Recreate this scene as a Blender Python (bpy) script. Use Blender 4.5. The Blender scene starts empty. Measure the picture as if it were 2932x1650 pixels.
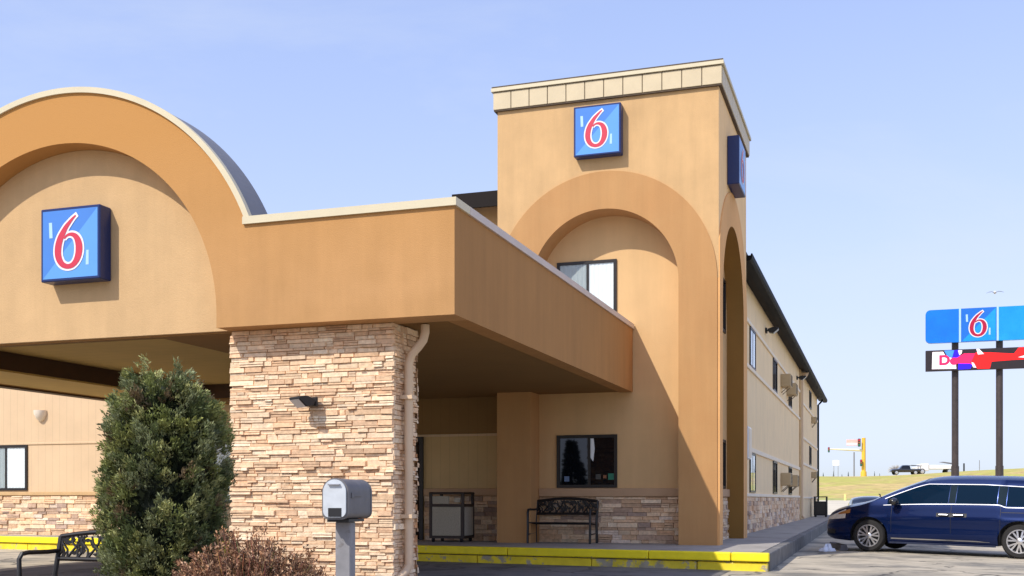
import bpy, math, random
from mathutils import Vector, Matrix
R = math.radians
PI = math.pi
sc = bpy.context.scene
col = sc.collection
rnd = random.Random(7)

# ------------------------------------------------------------------ materials
def nt(m):
    m.use_nodes = True
    t = m.node_tree
    t.nodes.clear()
    return t
def N(t, typ, **kw):
    n = t.nodes.new(typ)
    for k, v in kw.items():
        if k in n.inputs.keys():
            n.inputs[k].default_value = v
        else:
            setattr(n, k, v)
    return n
MATS = {}
def mat(name, base, rough=.7, var=.12, scale=3., metallic=0., coat=0., bump=0., bscale=60., attr=None, streak=0.,
        groove=None, tint=None, emit=0., spec=.5, patch=None, transl=0., bounce_fade=None):
    """Principled surface with procedural mottling. groove=(axis, pitch), tint=second colour, patch=(colour, scale, lo, hi)"""
    if name in MATS: return MATS[name]
    m = bpy.data.materials.new(name)
    t = nt(m); L = t.links.new
    out = N(t, 'ShaderNodeOutputMaterial'); p = N(t, 'ShaderNodeBsdfPrincipled')
    p.inputs['Roughness'].default_value = rough; p.inputs['Metallic'].default_value = metallic
    p.inputs['Coat Weight'].default_value = coat; p.inputs['Coat Roughness'].default_value = .04
    p.inputs['Specular IOR Level'].default_value = spec
    L(p.outputs[0], out.inputs[0])
    geo = N(t, 'ShaderNodeNewGeometry')
    nz = N(t, 'ShaderNodeTexNoise', Scale=scale, Detail=5., Roughness=.6); L(geo.outputs['Position'], nz.inputs['Vector'])
    if attr:
        a = N(t, 'ShaderNodeAttribute', attribute_name=attr); c0 = a.outputs['Color']
    else:
        rgb = N(t, 'ShaderNodeRGB'); rgb.outputs[0].default_value = (*base, 1); c0 = rgb.outputs[0]
    def mixc(fac, a, b, blend='MIX'):
        x = N(t, 'ShaderNodeMix', data_type='RGBA', blend_type=blend)
        if hasattr(fac, 'is_linked'): L(fac, x.inputs[0])
        else: x.inputs[0].default_value = fac
        for i, s in ((6, a), (7, b)):
            if hasattr(s, 'is_linked'): L(s, x.inputs[i])
            else: x.inputs[i].default_value = (*s, 1)
        return x.outputs[2]
    def ramp(src, lo, hi, a=0., b=1.):
        x = N(t, 'ShaderNodeMapRange'); L(src, x.inputs[0])
        for i, v in enumerate((lo, hi, a, b)): x.inputs[i + 1].default_value = v
        return x.outputs[0]
    if tint: c0 = mixc(ramp(nz.outputs[0], .35, .65), c0, tint)
    if patch:
        pc, psc, lo, hi = patch
        n2 = N(t, 'ShaderNodeTexNoise', Scale=psc, Detail=8., Roughness=.65); L(geo.outputs['Position'], n2.inputs['Vector'])
        c0 = mixc(ramp(n2.outputs[0], lo, hi), c0, pc)
    if 'asphalt' in name:
        vz = N(t, 'ShaderNodeTexVoronoi', feature='DISTANCE_TO_EDGE', Scale=.42)
        nd = N(t, 'ShaderNodeTexNoise', Scale=1.1, Detail=5.); L(geo.outputs['Position'], nd.inputs['Vector'])
        va = N(t, 'ShaderNodeVectorMath', operation='MULTIPLY_ADD'); L(nd.outputs['Color'], va.inputs[0]); va.inputs[1].default_value = (1.6, 1.6, 0); L(geo.outputs['Position'], va.inputs[2])
        L(va.outputs[0], vz.inputs['Vector']); c0 = mixc(ramp(vz.outputs['Distance'], .006, .02, .75, 0.), c0, (.05, .047, .042))
    v = ramp(nz.outputs[0], .3, .7, 1 - var, 1 + var)
    vm = N(t, 'ShaderNodeVectorMath', operation='SCALE'); L(c0, vm.inputs[0]); L(v, vm.inputs['Scale']); c = vm.outputs[0]
    if streak:
        mp = N(t, 'ShaderNodeMapping'); mp.inputs['Scale'].default_value = (2.5, 2.5, .22); L(geo.outputs['Position'], mp.inputs[0])
        n3 = N(t, 'ShaderNodeTexNoise', Scale=1.6, Detail=6., Roughness=.65); L(mp.outputs[0], n3.inputs['Vector'])
        vm2 = N(t, 'ShaderNodeVectorMath', operation='SCALE'); L(c, vm2.inputs[0])
        L(ramp(n3.outputs[0], .35, .7, 1 + streak * .4, 1 - streak), vm2.inputs['Scale']); c = vm2.outputs[0]
    if bounce_fade:
        zz = N(t, 'ShaderNodeSeparateXYZ'); L(geo.outputs['Position'], zz.inputs[0])
        c = mixc(ramp(zz.outputs[2], bounce_fade[1], bounce_fade[2]), c, bounce_fade[0])
    height = None
    if bump:
        nb = N(t, 'ShaderNodeTexNoise', Scale=bscale, Detail=4., Roughness=.6); L(geo.outputs['Position'], nb.inputs['Vector']); height = nb.outputs[0]
    if groove:
        ax, pitch = groove
        s = N(t, 'ShaderNodeSeparateXYZ'); L(geo.outputs['Position'], s.inputs[0])
        d = N(t, 'ShaderNodeMath', operation='DIVIDE'); L(s.outputs[ax], d.inputs[0]); d.inputs[1].default_value = pitch
        f = N(t, 'ShaderNodeMath', operation='FRACT'); L(d.outputs[0], f.inputs[0])
        g = N(t, 'ShaderNodeMath', operation='LESS_THAN'); L(f.outputs[0], g.inputs[0]); g.inputs[1].default_value = .09
        vm3 = N(t, 'ShaderNodeVectorMath', operation='SCALE'); L(c, vm3.inputs[0]); L(ramp(g.outputs[0], 0, 1, 1, .90), vm3.inputs['Scale']); c = vm3.outputs[0]
        height = g.outputs[0] if height is None else height
    if height is not None:
        bp = N(t, 'ShaderNodeBump', Strength=bump or .3, Distance=.01); L(height, bp.inputs['Height']); L(bp.outputs[0], p.inputs['Normal'])
    L(c, p.inputs['Base Color'])
    if emit:
        L(c, p.inputs['Emission Color']); p.inputs['Emission Strength'].default_value = emit
    if transl:
        tr = N(t, 'ShaderNodeBsdfTranslucent'); L(c, tr.inputs[0]); ms = N(t, 'ShaderNodeMixShader'); ms.inputs[0].default_value = transl
        L(p.outputs[0], ms.inputs[1]); L(tr.outputs[0], ms.inputs[2]); L(ms.outputs[0], out.inputs[0])
    MATS[name] = m
    return m
def glass(name, tint, fres=1.5, opaque=None):
    """thin window pane: mirror by Fresnel over either a clear tint or an opaque dark film"""
    if name in MATS: return MATS[name]
    m = bpy.data.materials.new(name); t = nt(m); L = t.links.new
    out = N(t, 'ShaderNodeOutputMaterial'); gl = N(t, 'ShaderNodeBsdfGlossy', Roughness=.02)
    geo = N(t, 'ShaderNodeNewGeometry'); nz = N(t, 'ShaderNodeTexNoise', Scale=1.3, Detail=1.); L(geo.outputs['Position'], nz.inputs['Vector'])
    bp = N(t, 'ShaderNodeBump', Strength=.04, Distance=.05); L(nz.outputs[0], bp.inputs['Height']); L(bp.outputs[0], gl.inputs['Normal'])
    gl.inputs[0].default_value = (.95, .97, 1, 1)
    if opaque: b = N(t, 'ShaderNodeBsdfDiffuse'); b.inputs[0].default_value = (*opaque, 1)
    else: b = N(t, 'ShaderNodeBsdfTransparent'); b.inputs[0].default_value = (*tint, 1)
    lw_ = N(t, 'ShaderNodeLayerWeight', Blend=.5); pw_ = N(t, 'ShaderNodeMath', operation='POWER'); L(lw_.outputs['Facing'], pw_.inputs[0]); pw_.inputs[1].default_value = 4.5
    r0 = ((fres - 1) / (fres + 1)) ** 2; ml = N(t, 'ShaderNodeMath', operation='MULTIPLY_ADD'); L(pw_.outputs[0], ml.inputs[0]); ml.inputs[1].default_value = .8; ml.inputs[2].default_value = r0
    mx = N(t, 'ShaderNodeMixShader'); L(ml.outputs[0], mx.inputs[0]); L(b.outputs[0], mx.inputs[1]); L(gl.outputs[0], mx.inputs[2]); L(mx.outputs[0], out.inputs[0])
    MATS[name] = m
    return m

M = dict(
 tan=mat('tan_stucco', (.63, .40, .19), .9, .06, 2.2, bump=.5, bscale=60, streak=.09),
 orange=mat('ochre_stucco', (.535, .28, .108), .9, .07, 1.0, bump=.35, bscale=70, streak=.08, tint=(.50, .275, .11)),
 canopy=mat('ochre_canopy_stucco', (.51, .275, .104), .9, .08, .8, bump=.4, bscale=70, streak=.08, tint=(.54, .295, .12), bounce_fade=((.52, .255, .072), 3.5, 5.6)),  # height gradient paints bounce light: paler below, richer ochre above
 panel=mat('pale_tan_panel', (.61, .40, .20), .9, .06, 2.2, bump=.45, bscale=60, streak=.07),
 siding=mat('beige_siding', (.69, .50, .31), .8, .05, 1.5, groove=(0, .203), bump=.25),
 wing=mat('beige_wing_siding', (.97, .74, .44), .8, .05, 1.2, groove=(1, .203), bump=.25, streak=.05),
 trimw=mat('pale_trim', (.93, .80, .62), .7, .05),
 cream=mat('cream_coping', (.66, .58, .40), .5, .04),
 fascia=mat('cream_fascia_panel', (.62, .51, .33), .5, .05),
 seam=mat('dark_seam', (.10, .07, .045), .8),
 soffit=mat('shaded_soffit', (.24, .125, .03), .85, .06, 1.2, groove=(1, .30), bump=.2),  # soffit copy darkened, shade under the canopy painted into its colour
 brown=mat('dark_brown_beam', (.075, .035, .014), .7, .1),
 sill=mat('brown_sill_band', (.52, .33, .19), .8, .06),
 roofm=mat('grey_roof_and_shade', (.20, .20, .22), .6, .08),
 eave=mat('dark_brown_eave', (.012, .008, .007), .7, .1, spec=.2),
 gutter=mat('black_gutter', (.006, .007, .009), .6, .1, spec=.08),
 frame=mat('dark_bronze_frame', (.016, .012, .01), .4, .1),
 pipe=mat('beige_downspout', (.72, .53, .35), .5, .05),
 stone=mat('ledge_stone', (.5, .4, .3), .92, .2, 18., bump=.6, bscale=45, attr='Col'),
 mortar=mat('stone_backing', (.45, .32, .2), .95, .2, 20.),
 curtain=mat('pale_curtain', (.88, .92, .92), .9, .03),
 interior=mat('dark_interior', (.012, .012, .014), .9),
 black=mat('black_iron', (.012, .010, .010), .45, .2, 30.),
 darkplast=mat('black_plastic', (.012, .012, .014), .5),
 asphalt=mat('asphalt', (.47, .41, .31), .95, .18, 1.7, bump=.5, bscale=40, patch=((.20, .185, .155), .55, .46, .62)),
 darkasphalt=mat('dark_asphalt', (.16, .15, .145), .95, .2, 1.7, bump=.5, bscale=40, patch=((.09, .09, .09), .9, .5, .6)),
 palepave=mat('pale_paving', (.62, .55, .42), .95, .12, .6),
 concrete=mat('concrete', (.36, .335, .30), .9, .12, 2.5, bump=.3, bscale=50, patch=((.24, .22, .19), 1.1, .5, .7)),
 yellow=mat('yellow_kerb_paint', (.97, .80, .012), .6, .08, 5., patch=((.52, .44, .26), 5.1, .625, .66)),
 yelworn=mat('worn_yellow_kerb_paint', (.86, .68, .03), .7, .12, 5., patch=((.40, .35, .25), 3.2, .56, .60)),
 grass=mat('dry_grass', (.53, .45, .105), .95, .34, .9, tint=(.38, .38, .07), patch=((.55, .40, .15), .10, .46, .58), bump=.8, bscale=6),
 mulch=mat('bark_mulch', (.12, .07, .04), .95, .4, 25., bump=.8),
 blueside=mat('dark_blue_case', (.004, .022, .13), .35, .05),
 blue1=mat('mid_blue_face', (.07, .23, .66), .3, .04, 2.),
 blue2=mat('light_blue_face', (.12, .35, .80), .3, .04, 2.),
 pblue=mat('pylon_blue', (.0, .17, .72), .3, .05, .8, tint=(.0, .20, .78)),
 pblue2=mat('pylon_sky_blue', (.0, .30, .76), .3, .05, .8, tint=(.01, .34, .78)),
 pblue3=mat('pylon_mid_blue', (.01, .16, .66), .3, .05, .8),
 red=mat('sign_red', (.62, .035, .075), .4, .05), crim=mat('sign_crimson', (.48, .0, .045), .4, .05),
 white=mat('sign_white', (.85, .83, .88), .4, .03), pale=mat('pale_blue_mark', (.42, .66, .95), .4, .03),
 post=mat('dark_brown_post', (.055, .040, .036), .5, .2, 4., streak=.3),
 galv=mat('galvanised_grey', (.30, .30, .33), .5, .12, 20., metallic=.35),
 mailgrey=mat('weathered_grey_paint', (.155, .15, .155), .6, .1, 14., streak=.15),
 mailface=mat('pale_grey_door', (.56, .60, .64), .5, .08, 14.),
 postgrey=mat('grey_painted_post', (.26, .255, .265), .75, .16, 9., patch=((.17, .155, .15), 7., .58, .66)),
 leaf=mat('juniper_leaf', (.05, .09, .03), .7, .15, 8., attr='Col', transl=.15),
 twig=mat('dry_twig', (.2, .1, .06), .85, .15, 8., attr='Col', transl=.1),
 bark=mat('bark', (.09, .06, .04), .9, .3, 12.),
 paint=mat('deep_blue_paint', (.0008, .013, .080), .26, .03, 1., metallic=.55, coat=.45, spec=.3),
 chrome=mat('chrome', (.52, .53, .57), .22, .02, metallic=1.),
 rim=mat('alloy_rim', (.70, .70, .72), .28, .03, metallic=.85),
 tyre=mat('tyre_rubber', (.018, .017, .017), .85, .2, 30.),
 lamp=mat('headlight_lens', (.62, .55, .48), .12, .1, 12., coat=1.), amber=mat('amber_lens', (.35, .13, .03), .2, coat=1.),
 binpanel=mat('beige_aggregate_panel', (.42, .38, .30), .9, .2, 60., bump=.5),
 ac=mat('tan_metal_case', (.50, .38, .22), .6, .08), vent=mat('dark_louvre', (.12, .085, .05), .7),
 bag=mat('white_plastic', (.72, .76, .86), .4, .05),
 trafyel=mat('traffic_yellow', (.86, .52, .06), .5, .08), paleyel=mat('faded_cream_paint', (.92, .86, .62), .5, .05),
 stickg=mat('green_sticker', (.03, .22, .13), .5), sticko=mat('orange_sticker', (.30, .12, .05), .5), stickb=mat('blue_sticker', (.13, .2, .34), .5), stickd=mat('grey_sticker', (.07, .07, .06), .5),
 conifer=mat('far_conifer', (.05, .075, .06), .9, .2), bare=mat('pale_bare_twigs', (.50, .46, .42), .9, .1),
 silver=mat('silver_paint', (.10, .115, .12), .25, .03, metallic=.5, coat=1.), blackp=mat('black_paint', (.012, .013, .016), .2, .03, coat=1.), whitep=mat('white_vehicle_paint', (.82, .82, .82), .3, .03, coat=.5),
 gold=mat('speckled_gold', (.8, .6, .1), .5),
)
M['glass'] = glass('clear_glass', (.97, .98, .98)); M['darkglass'] = glass('dark_glass', (0, 0, 0), 1.55, opaque=(.004, .005, .008))
M['tealglass'] = glass('tinted_car_glass', (0, 0, 0), 1.2, opaque=(.003, .014, .034))
M['shield'] = glass('windscreen_glass', (0, 0, 0), 2.3, opaque=(.03, .05, .08))

def ledroom(name, c, e):
    return mat(name, c, .5, .08, 3., emit=e)
M['lr'] = ledroom('led_red', (.9, .005, .005), .75); M['lw'] = ledroom('led_pink_white', (.95, .80, .84), .55); M['lb'] = ledroom('led_blue', (.02, .0, .85), .7)
M['lp'] = ledroom('led_crimson', (.75, .01, .10), .6); M['lk'] = mat('led_off', (.02, .012, .016), .5); M['lc'] = ledroom('led_cyan_blue', (.05, .25, .8), .5)

# ------------------------------------------------------------------ mesh building
ORG = {}
class MB:
    def __init__(s): s.v = []; s.f = []; s.c = []; s.mi = []; s.curc = (1, 1, 1); s.curm = 0
    def face(s, pts):
        i = len(s.v); s.v += [tuple(p) for p in pts]; s.f.append(tuple(range(i, i + len(pts)))); s.c.append(s.curc); s.mi.append(s.curm)
    def add(s, vs, fs):
        i = len(s.v); s.v += [tuple(p) for p in vs]
        for f in fs: s.f.append(tuple(i + k for k in f)); s.c.append(s.curc); s.mi.append(s.curm)
        return s
    def box(s, x0, x1, y0, y1, z0, z1):
        return s.add([(x0, y0, z0), (x1, y0, z0), (x1, y1, z0), (x0, y1, z0), (x0, y0, z1), (x1, y0, z1), (x1, y1, z1), (x0, y1, z1)],
              [(0, 3, 2, 1), (4, 5, 6, 7), (0, 1, 5, 4), (1, 2, 6, 5), (2, 3, 7, 6), (3, 0, 4, 7)])
    def bbox(s, x0, x1, y0, y1, z0, z1, b=.01):
        """box with chamfered edges"""
        P = lambda X, Y, Z: (X, Y, Z)
        v = []; idx = {}
        for sx in (0, 1):
            for sy in (0, 1):
                for sz in (0, 1):
                    X, Y, Z = (x0, x1)[sx], (y0, y1)[sy], (z0, z1)[sz]; dx, dy, dz = (b, -b)[sx], (b, -b)[sy], (b, -b)[sz]
                    for k, q in enumerate(((X, Y + dy, Z + dz), (X + dx, Y, Z + dz), (X + dx, Y + dy, Z))):
                        idx[sx, sy, sz, k] = len(v); v.append(q)
        f = []
        g = lambda *a: idx[a]
        for sx in (0, 1):
            q = [g(sx, 0, 0, 0), g(sx, 1, 0, 0), g(sx, 1, 1, 0), g(sx, 0, 1, 0)]; f.append(q if sx else q[::-1])
        for sy in (0, 1):
            q = [g(0, sy, 0, 1), g(1, sy, 0, 1), g(1, sy, 1, 1), g(0, sy, 1, 1)]; f.append(q[::-1] if sy else q)
        for sz in (0, 1):
            q = [g(0, 0, sz, 2), g(1, 0, sz, 2), g(1, 1, sz, 2), g(0, 1, sz, 2)]; f.append(q if sz else q[::-1])
        for a in (0, 1):
            for c in (0, 1):
                f.append([g(a, c, 0, 0), g(a, c, 0, 1), g(a, c, 1, 1), g(a, c, 1, 0)])
                f.append([g(a, 0, c, 0), g(a, 1, c, 0), g(a, 1, c, 2), g(a, 0, c, 2)])
                f.append([g(0, a, c, 1), g(1, a, c, 1), g(1, a, c, 2), g(0, a, c, 2)])
                for d in (0, 1): f.append([g(a, c, d, 0), g(a, c, d, 1), g(a, c, d, 2)])
        return s.add(v, f)
    def prism(s, poly, axis, d0, d1):
        """poly of (a,b) extruded along axis (0:x -> a=y,b=z; 1:y -> a=x,b=z; 2:z -> a=x,b=y)"""
        def P(a, b, d): return ((d, a, b), (a, d, b), (a, b, d))[axis]
        n = len(poly)
        return s.add([P(a, b, d0) for a, b in poly] + [P(a, b, d1) for a, b in poly],
              [tuple(range(n)), tuple(range(2 * n - 1, n - 1, -1))] + [(i, (i + 1) % n, n + (i + 1) % n, n + i) for i in range(n)])
    def tube(s, path, r, n=8, cap=True):
        path = [Vector(p) for p in path]; rs = r if isinstance(r, (list, tuple)) else [r] * len(path)
        vs = []; up = None
        for i, p in enumerate(path):
            d = (path[min(i + 1, len(path) - 1)] - path[max(i - 1, 0)]).normalized()
            if up is None: up = Vector((0, 0, 1)) if abs(d.z) < .9 else Vector((1, 0, 0))
            a = d.cross(up).normalized(); b = a.cross(d).normalized(); up = b
            vs += [p + (a * math.cos(2 * PI * k / n) + b * math.sin(2 * PI * k / n)) * rs[i] for k in range(n)]
        m = len(path)
        fs = [(i * n + k, i * n + (k + 1) % n, (i + 1) * n + (k + 1) % n, (i + 1) * n + k) for i in range(m - 1) for k in range(n)]
        if cap: fs += [tuple(range(n)), tuple(range((m - 1) * n, m * n))]
        return s.add(vs, fs)
    def lathe(s, prof, n=24, axis=2, o=(0, 0, 0)):
        vs = []
        for r, h in prof:
            for k in range(n):
                c, q = r * math.cos(2 * PI * k / n), r * math.sin(2 * PI * k / n)
                p = ((h, c, q), (c, h, q), (c, q, h))[axis]; vs.append((p[0] + o[0], p[1] + o[1], p[2] + o[2]))
        fs = [(i * n + k, i * n + (k + 1) % n, (i + 1) * n + (k + 1) % n, (i + 1) * n + k) for i in range(len(prof) - 1) for k in range(n)]
        return s.add(vs, fs)
    def grid(s, fn, nu, nv):
        vs = [fn(i / nu, j / nv) for i in range(nu + 1) for j in range(nv + 1)]; w = nv + 1
        return s.add(vs, [(i * w + j, (i + 1) * w + j, (i + 1) * w + j + 1, i * w + j + 1) for i in range(nu) for j in range(nv)])
    def build(s, name, m, parent=None, smooth=False, bevel=0, recalc=True):
        me = bpy.data.meshes.new(name)
        xs, ys, zs = zip(*s.v)
        c = Vector(((min(xs) + max(xs)) / 2, (min(ys) + max(ys)) / 2, min(zs)))
        me.from_pydata([Vector(p) - c for p in s.v], [], s.f)
        for mm in (m if isinstance(m, (list, tuple)) else [m]): me.materials.append(mm)
        for p, k in zip(me.polygons, s.mi): p.material_index = k
        if any(q != (1, 1, 1) for q in s.c):
            ca = me.color_attributes.new('Col', 'FLOAT_COLOR', 'CORNER'); li = 0
            for p, q in zip(me.polygons, s.c):
                for _ in p.vertices: ca.data[li].color = (*q, 1); li += 1
        if recalc:
            import bmesh
            b = bmesh.new(); b.from_mesh(me)
            if smooth: bmesh.ops.remove_doubles(b, verts=b.verts, dist=1e-5)
            bmesh.ops.recalc_face_normals(b, faces=b.faces); b.to_mesh(me); b.free()
        if smooth:
            me.polygons.foreach_set('use_smooth', [True] * len(me.polygons))
            me.set_sharp_from_angle(angle=R(38))
        o = bpy.data.objects.new(name, me); col.objects.link(o)
        if bevel:
            bv = o.modifiers.new('Bevel', 'BEVEL'); bv.width = bevel; bv.segments = 2; bv.limit_method = 'ANGLE'
        ORG[o.name] = c
        if parent:
            o.parent = parent; o.location = c - ORG[parent.name]
        else: o.location = c
        return o
def tag(o, label=None, cat=None, group=None, kind=None):
    if label: o['label'] = label
    if cat: o['category'] = cat
    if group: o['group'] = group
    if kind: o['kind'] = kind
    return o
def thing(name, label, cat, loc=(0, 0, 0), rz=0, group=None, local=False, rx=0, ry=0):
    o = bpy.data.objects.new(name, None); col.objects.link(o); o.empty_display_size = .2
    o.location = loc; o.rotation_euler = (rx, ry, rz)
    ORG[o.name] = Vector((0, 0, 0)) if local else Vector(loc)
    return tag(o, label, cat, group)
def copy_tree(o, parent=None):
    c = o.copy(); col.objects.link(c); c.parent = parent; ORG[c.name] = ORG[o.name]
    for ch in [x for x in o.children]: copy_tree(ch, c)
    return c

# ------------------------------------------------------------------ camera, light, sky
F, CX, HY, H = 2764., 1288., 1257., 1.12            # focal length etc. for a 2576 px wide frame
A = math.atan((2210 - CX) / F); ca, sa = math.cos(A), math.sin(A)
cam = bpy.data.cameras.new('camera'); co = bpy.data.objects.new('camera', cam); col.objects.link(co); sc.camera = co
co.location = (0, 0, H); co.rotation_euler = (PI / 2, 0, A)
cam.sensor_width = 36; cam.lens = 36 * F / 2576; cam.shift_y = (HY - 725) / 2576; cam.clip_start = .1; cam.clip_end = 5000
def at(px, t, z=None, py=None):
    """point in the world at depth t along the view through column px (and row py)"""
    tx = (px - CX) / F
    return Vector((t * (tx * ca - sa), t * (ca + tx * sa), z if py is None else H + t * (HY - py) / F))
LD = Vector((.55, 1., -1.17)).normalized()
sun = bpy.data.lights.new('sun', 'SUN'); sun.energy = 4.1; sun.angle = R(.53); sun.color = (1., .94, .85)
so = bpy.data.objects.new('sun', sun); col.objects.link(so); so.rotation_euler = LD.to_track_quat('-Z', 'Y').to_euler(); so.location = (-20, -30, 40)
w = bpy.data.worlds.new('World'); sc.world = w; w.use_nodes = True; t = w.node_tree; t.nodes.clear()
sky = N(t, 'ShaderNodeTexSky', sky_type='NISHITA', sun_disc=False)
sky.sun_elevation = math.asin(-LD.z); sky.sun_rotation = math.atan2(-LD.x, -LD.y); sky.air_density = 1.; sky.dust_density = 1.4; sky.ozone_density = 1.6
hs = N(t, 'ShaderNodeHueSaturation', Hue=.522, Saturation=1.07, Value=3.65)
bg = N(t, 'ShaderNodeBackground', Strength=.15); wo = N(t, 'ShaderNodeOutputWorld')
t.links.new(sky.outputs[0], hs.inputs['Color'])
# soft shoulder so the horizon haze stays pale blue instead of clipping: m * (1 - exp(-c / m)) per channel
sp_ = N(t, 'ShaderNodeSeparateColor'); cb_ = N(t, 'ShaderNodeCombineColor'); t.links.new(hs.outputs[0], sp_.inputs[0])
for i_, m_ in enumerate((5.6, 6.25, 8.4)):
    n1 = N(t, 'ShaderNodeMath', operation='MULTIPLY'); t.links.new(sp_.outputs[i_], n1.inputs[0]); n1.inputs[1].default_value = -1 / m_
    n2 = N(t, 'ShaderNodeMath', operation='EXPONENT'); t.links.new(n1.outputs[0], n2.inputs[0])
    n3 = N(t, 'ShaderNodeMath', operation='SUBTRACT'); n3.inputs[0].default_value = 1.; t.links.new(n2.outputs[0], n3.inputs[1])
    n4 = N(t, 'ShaderNodeMath', operation='MULTIPLY'); t.links.new(n3.outputs[0], n4.inputs[0]); n4.inputs[1].default_value = m_
    t.links.new(n4.outputs[0], cb_.inputs[i_])
tc_ = N(t, 'ShaderNodeTexCoord'); mp_ = N(t, 'ShaderNodeMapping'); mp_.inputs['Scale'].default_value = (1.2, 2.2, 5.5); mp_.inputs['Rotation'].default_value = (.25, .2, .4)
t.links.new(tc_.outputs['Generated'], mp_.inputs[0]); cn_ = N(t, 'ShaderNodeTexNoise', Scale=1.7, Detail=7., Roughness=.62, Distortion=.6); t.links.new(mp_.outputs[0], cn_.inputs['Vector'])
cr_ = N(t, 'ShaderNodeMapRange'); t.links.new(cn_.outputs[0], cr_.inputs[0])
for i_, v_ in enumerate((.46, .78, 0., .34)): cr_.inputs[i_ + 1].default_value = v_
cm_ = N(t, 'ShaderNodeMix', data_type='RGBA'); t.links.new(cr_.outputs[0], cm_.inputs[0]); t.links.new(cb_.outputs[0], cm_.inputs[6]); cm_.inputs[7].default_value = (5.1, 5.6, 6.5, 1)
t.links.new(cm_.outputs[2], bg.inputs[0]); t.links.new(bg.outputs[0], wo.inputs[0])
sc.view_settings.view_transform = 'Standard'; sc.view_settings.look = 'None'; sc.view_settings.exposure = 0; sc.view_settings.gamma = 1
sc.render.engine = 'CYCLES'; sc.cycles.use_denoising = True; sc.cycles.max_bounces = 8; sc.cycles.diffuse_bounces = 4

# ------------------------------------------------------------------ ground
def sst(a, b, x):
    k = min(1, max(0, (x - a) / (b - a))); return k * k * (3 - 2 * k)
def hz(x, y):
    z = -.022 * min(max(x, 0), 12) * (1 - sst(45, 70, y)) - .08 * (1 - sst(11, 15.5, y)) * (1 - sst(-1, 4, x))
    z += 1.0 * sst(58, 100, y) * .98
    crest = 3.45 + .95 * sst(-8, 26, x) + .9 * sst(14, 40, x)
    z += crest * sst(90, 165, y) - (crest - .4) * sst(168, 240, y)
    z += .10 * math.sin(x * .23 + 1.3) * math.sin(y * .11) * sst(95, 120, y)
    return z
def axis_pts(segs):
    out = []
    for a, b, n in segs: out += [a + (b - a) * i / n for i in range(n)]
    return out + [segs[-1][1]]
def sheet(name, xs, ys, dz, m, kind='structure'):
    b = MB(); vs = [(x, y, hz(x, y) + dz) for x in xs for y in ys]; wn = len(ys)
    b.add(vs, [(i * wn + j, (i + 1) * wn + j, (i + 1) * wn + j + 1, i * wn + j + 1) for i in range(len(xs) - 1) for j in range(wn - 1)])
    o = b.build(name, m, smooth=True); o['kind'] = kind; return o
sheet('ground', axis_pts([(-1500, -80, 12), (-80, 100, 60), (100, 1500, 12)]), axis_pts([(-900, -60, 8), (-60, 80, 40), (80, 260, 90), (260, 2500, 10)]), -.06, M['grass'])
sheet('parking_lot', axis_pts([(-58, 58, 58)]), axis_pts([(-55, 80, 68), (80, 97, 17)]), 0, M['asphalt'])
sheet('far_road', axis_pts([(-40, 58, 49)]), axis_pts([(63, 96.5, 34)]), .01, M['palepave'])
sheet('grass_verge', axis_pts([(-40, 58, 49)]), axis_pts([(96.6, 103, 12)]), -.02, mat('green_verge', (.30, .33, .09), .95, .3, .8, tint=(.42, .40, .12)))
def kerb_y(x): return 17.35 - .148 * (x + 1.6)
KX = -1.6
# walkway slab, two-tier yellow kerb
wk = MB(); wk.prism([(-26, kerb_y(-26) + .16), (KX - .16, kerb_y(KX) + .16), (KX - .16, 17.6), (-2.1, 62), (-26, 62)], 2, .01, .286)
wk.build('walkway', M['concrete'], smooth=False)['kind'] = 'structure'
sk = MB(); sk.prism([(KX - .158, 17.51), (KX, 17.51), (-1.95, 62), (-2.1, 62)], 2, -.05, .282); sk.build('side_kerb', mat('shaded_kerb', (.15, .145, .14), .9, .2, 3., patch=((.26, .25, .23), 2.2, .5, .7)), bevel=.02)['kind'] = 'structure'  # darker kerb colour paints in the shade on its side face
def kerb_run(m, y0, y1, z0, z1, splits, gap=.012):
    for a, b in zip(splits[:-1], splits[1:]):
        m.prism([(a + gap / 2, kerb_y(a) + y0), (b - gap / 2, kerb_y(b) + y0), (b - gap / 2, kerb_y(b) + y1), (a + gap / 2, kerb_y(a) + y1)], 2, z0, z1)
ku = MB(); kerb_run(ku, 0, .158, .152, .290, [-26, -23, -20, -17, -14, -11.2, -8.6, -6.1, -3.55, -2.2, KX])
ku.build('yellow_kerb', M['yellow'], bevel=.018)['kind'] = 'structure'
kl = MB(); kerb_run(kl, .045, .157, -.1, .135, [-26, -22, -18, -14.5, -11, -8.9, -6.7, -4.55]); kl.build('lower_kerb', M['yelworn'], bevel=.015)['kind'] = 'structure'
kw = MB(); kerb_run(kw, .045, .157, -.1, .133, [-4.55, -2.75]); kw.build('worn_kerb', mat('bare_kerb', (.40, .36, .28), .9, .2, 4., patch=((.80, .64, .05), 3.5, .47, .53)), bevel=.015)['kind'] = 'structure'
k3 = MB(); kerb_run(k3, .045, .157, -.1, .134, [-2.75, KX - .02]); k3.build('kerb_end', M['yelworn'], bevel=.02)['kind'] = 'structure'
dv = MB(); dvx = [-13.2 + 11.0 * i / 22 for i in range(23)]; dvy = lambda x: kerb_y(x) + .04
for a, b_ in zip(dvx[:-1], dvx[1:]):
    ja, jb = (.25 * math.sin(a * 1.7) + 12.2, .25 * math.sin(b_ * 1.7) + 12.2)
    for k in range(8):
        f0, f1 = k / 8, (k + 1) / 8; P = lambda x, j, f: (x, j + (dvy(x) - j) * f, hz(x, j + (dvy(x) - j) * f) + .006)
        dv.face([P(a, ja, f0), P(b_, jb, f0), P(b_, jb, f1), P(a, ja, f1)])
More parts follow.
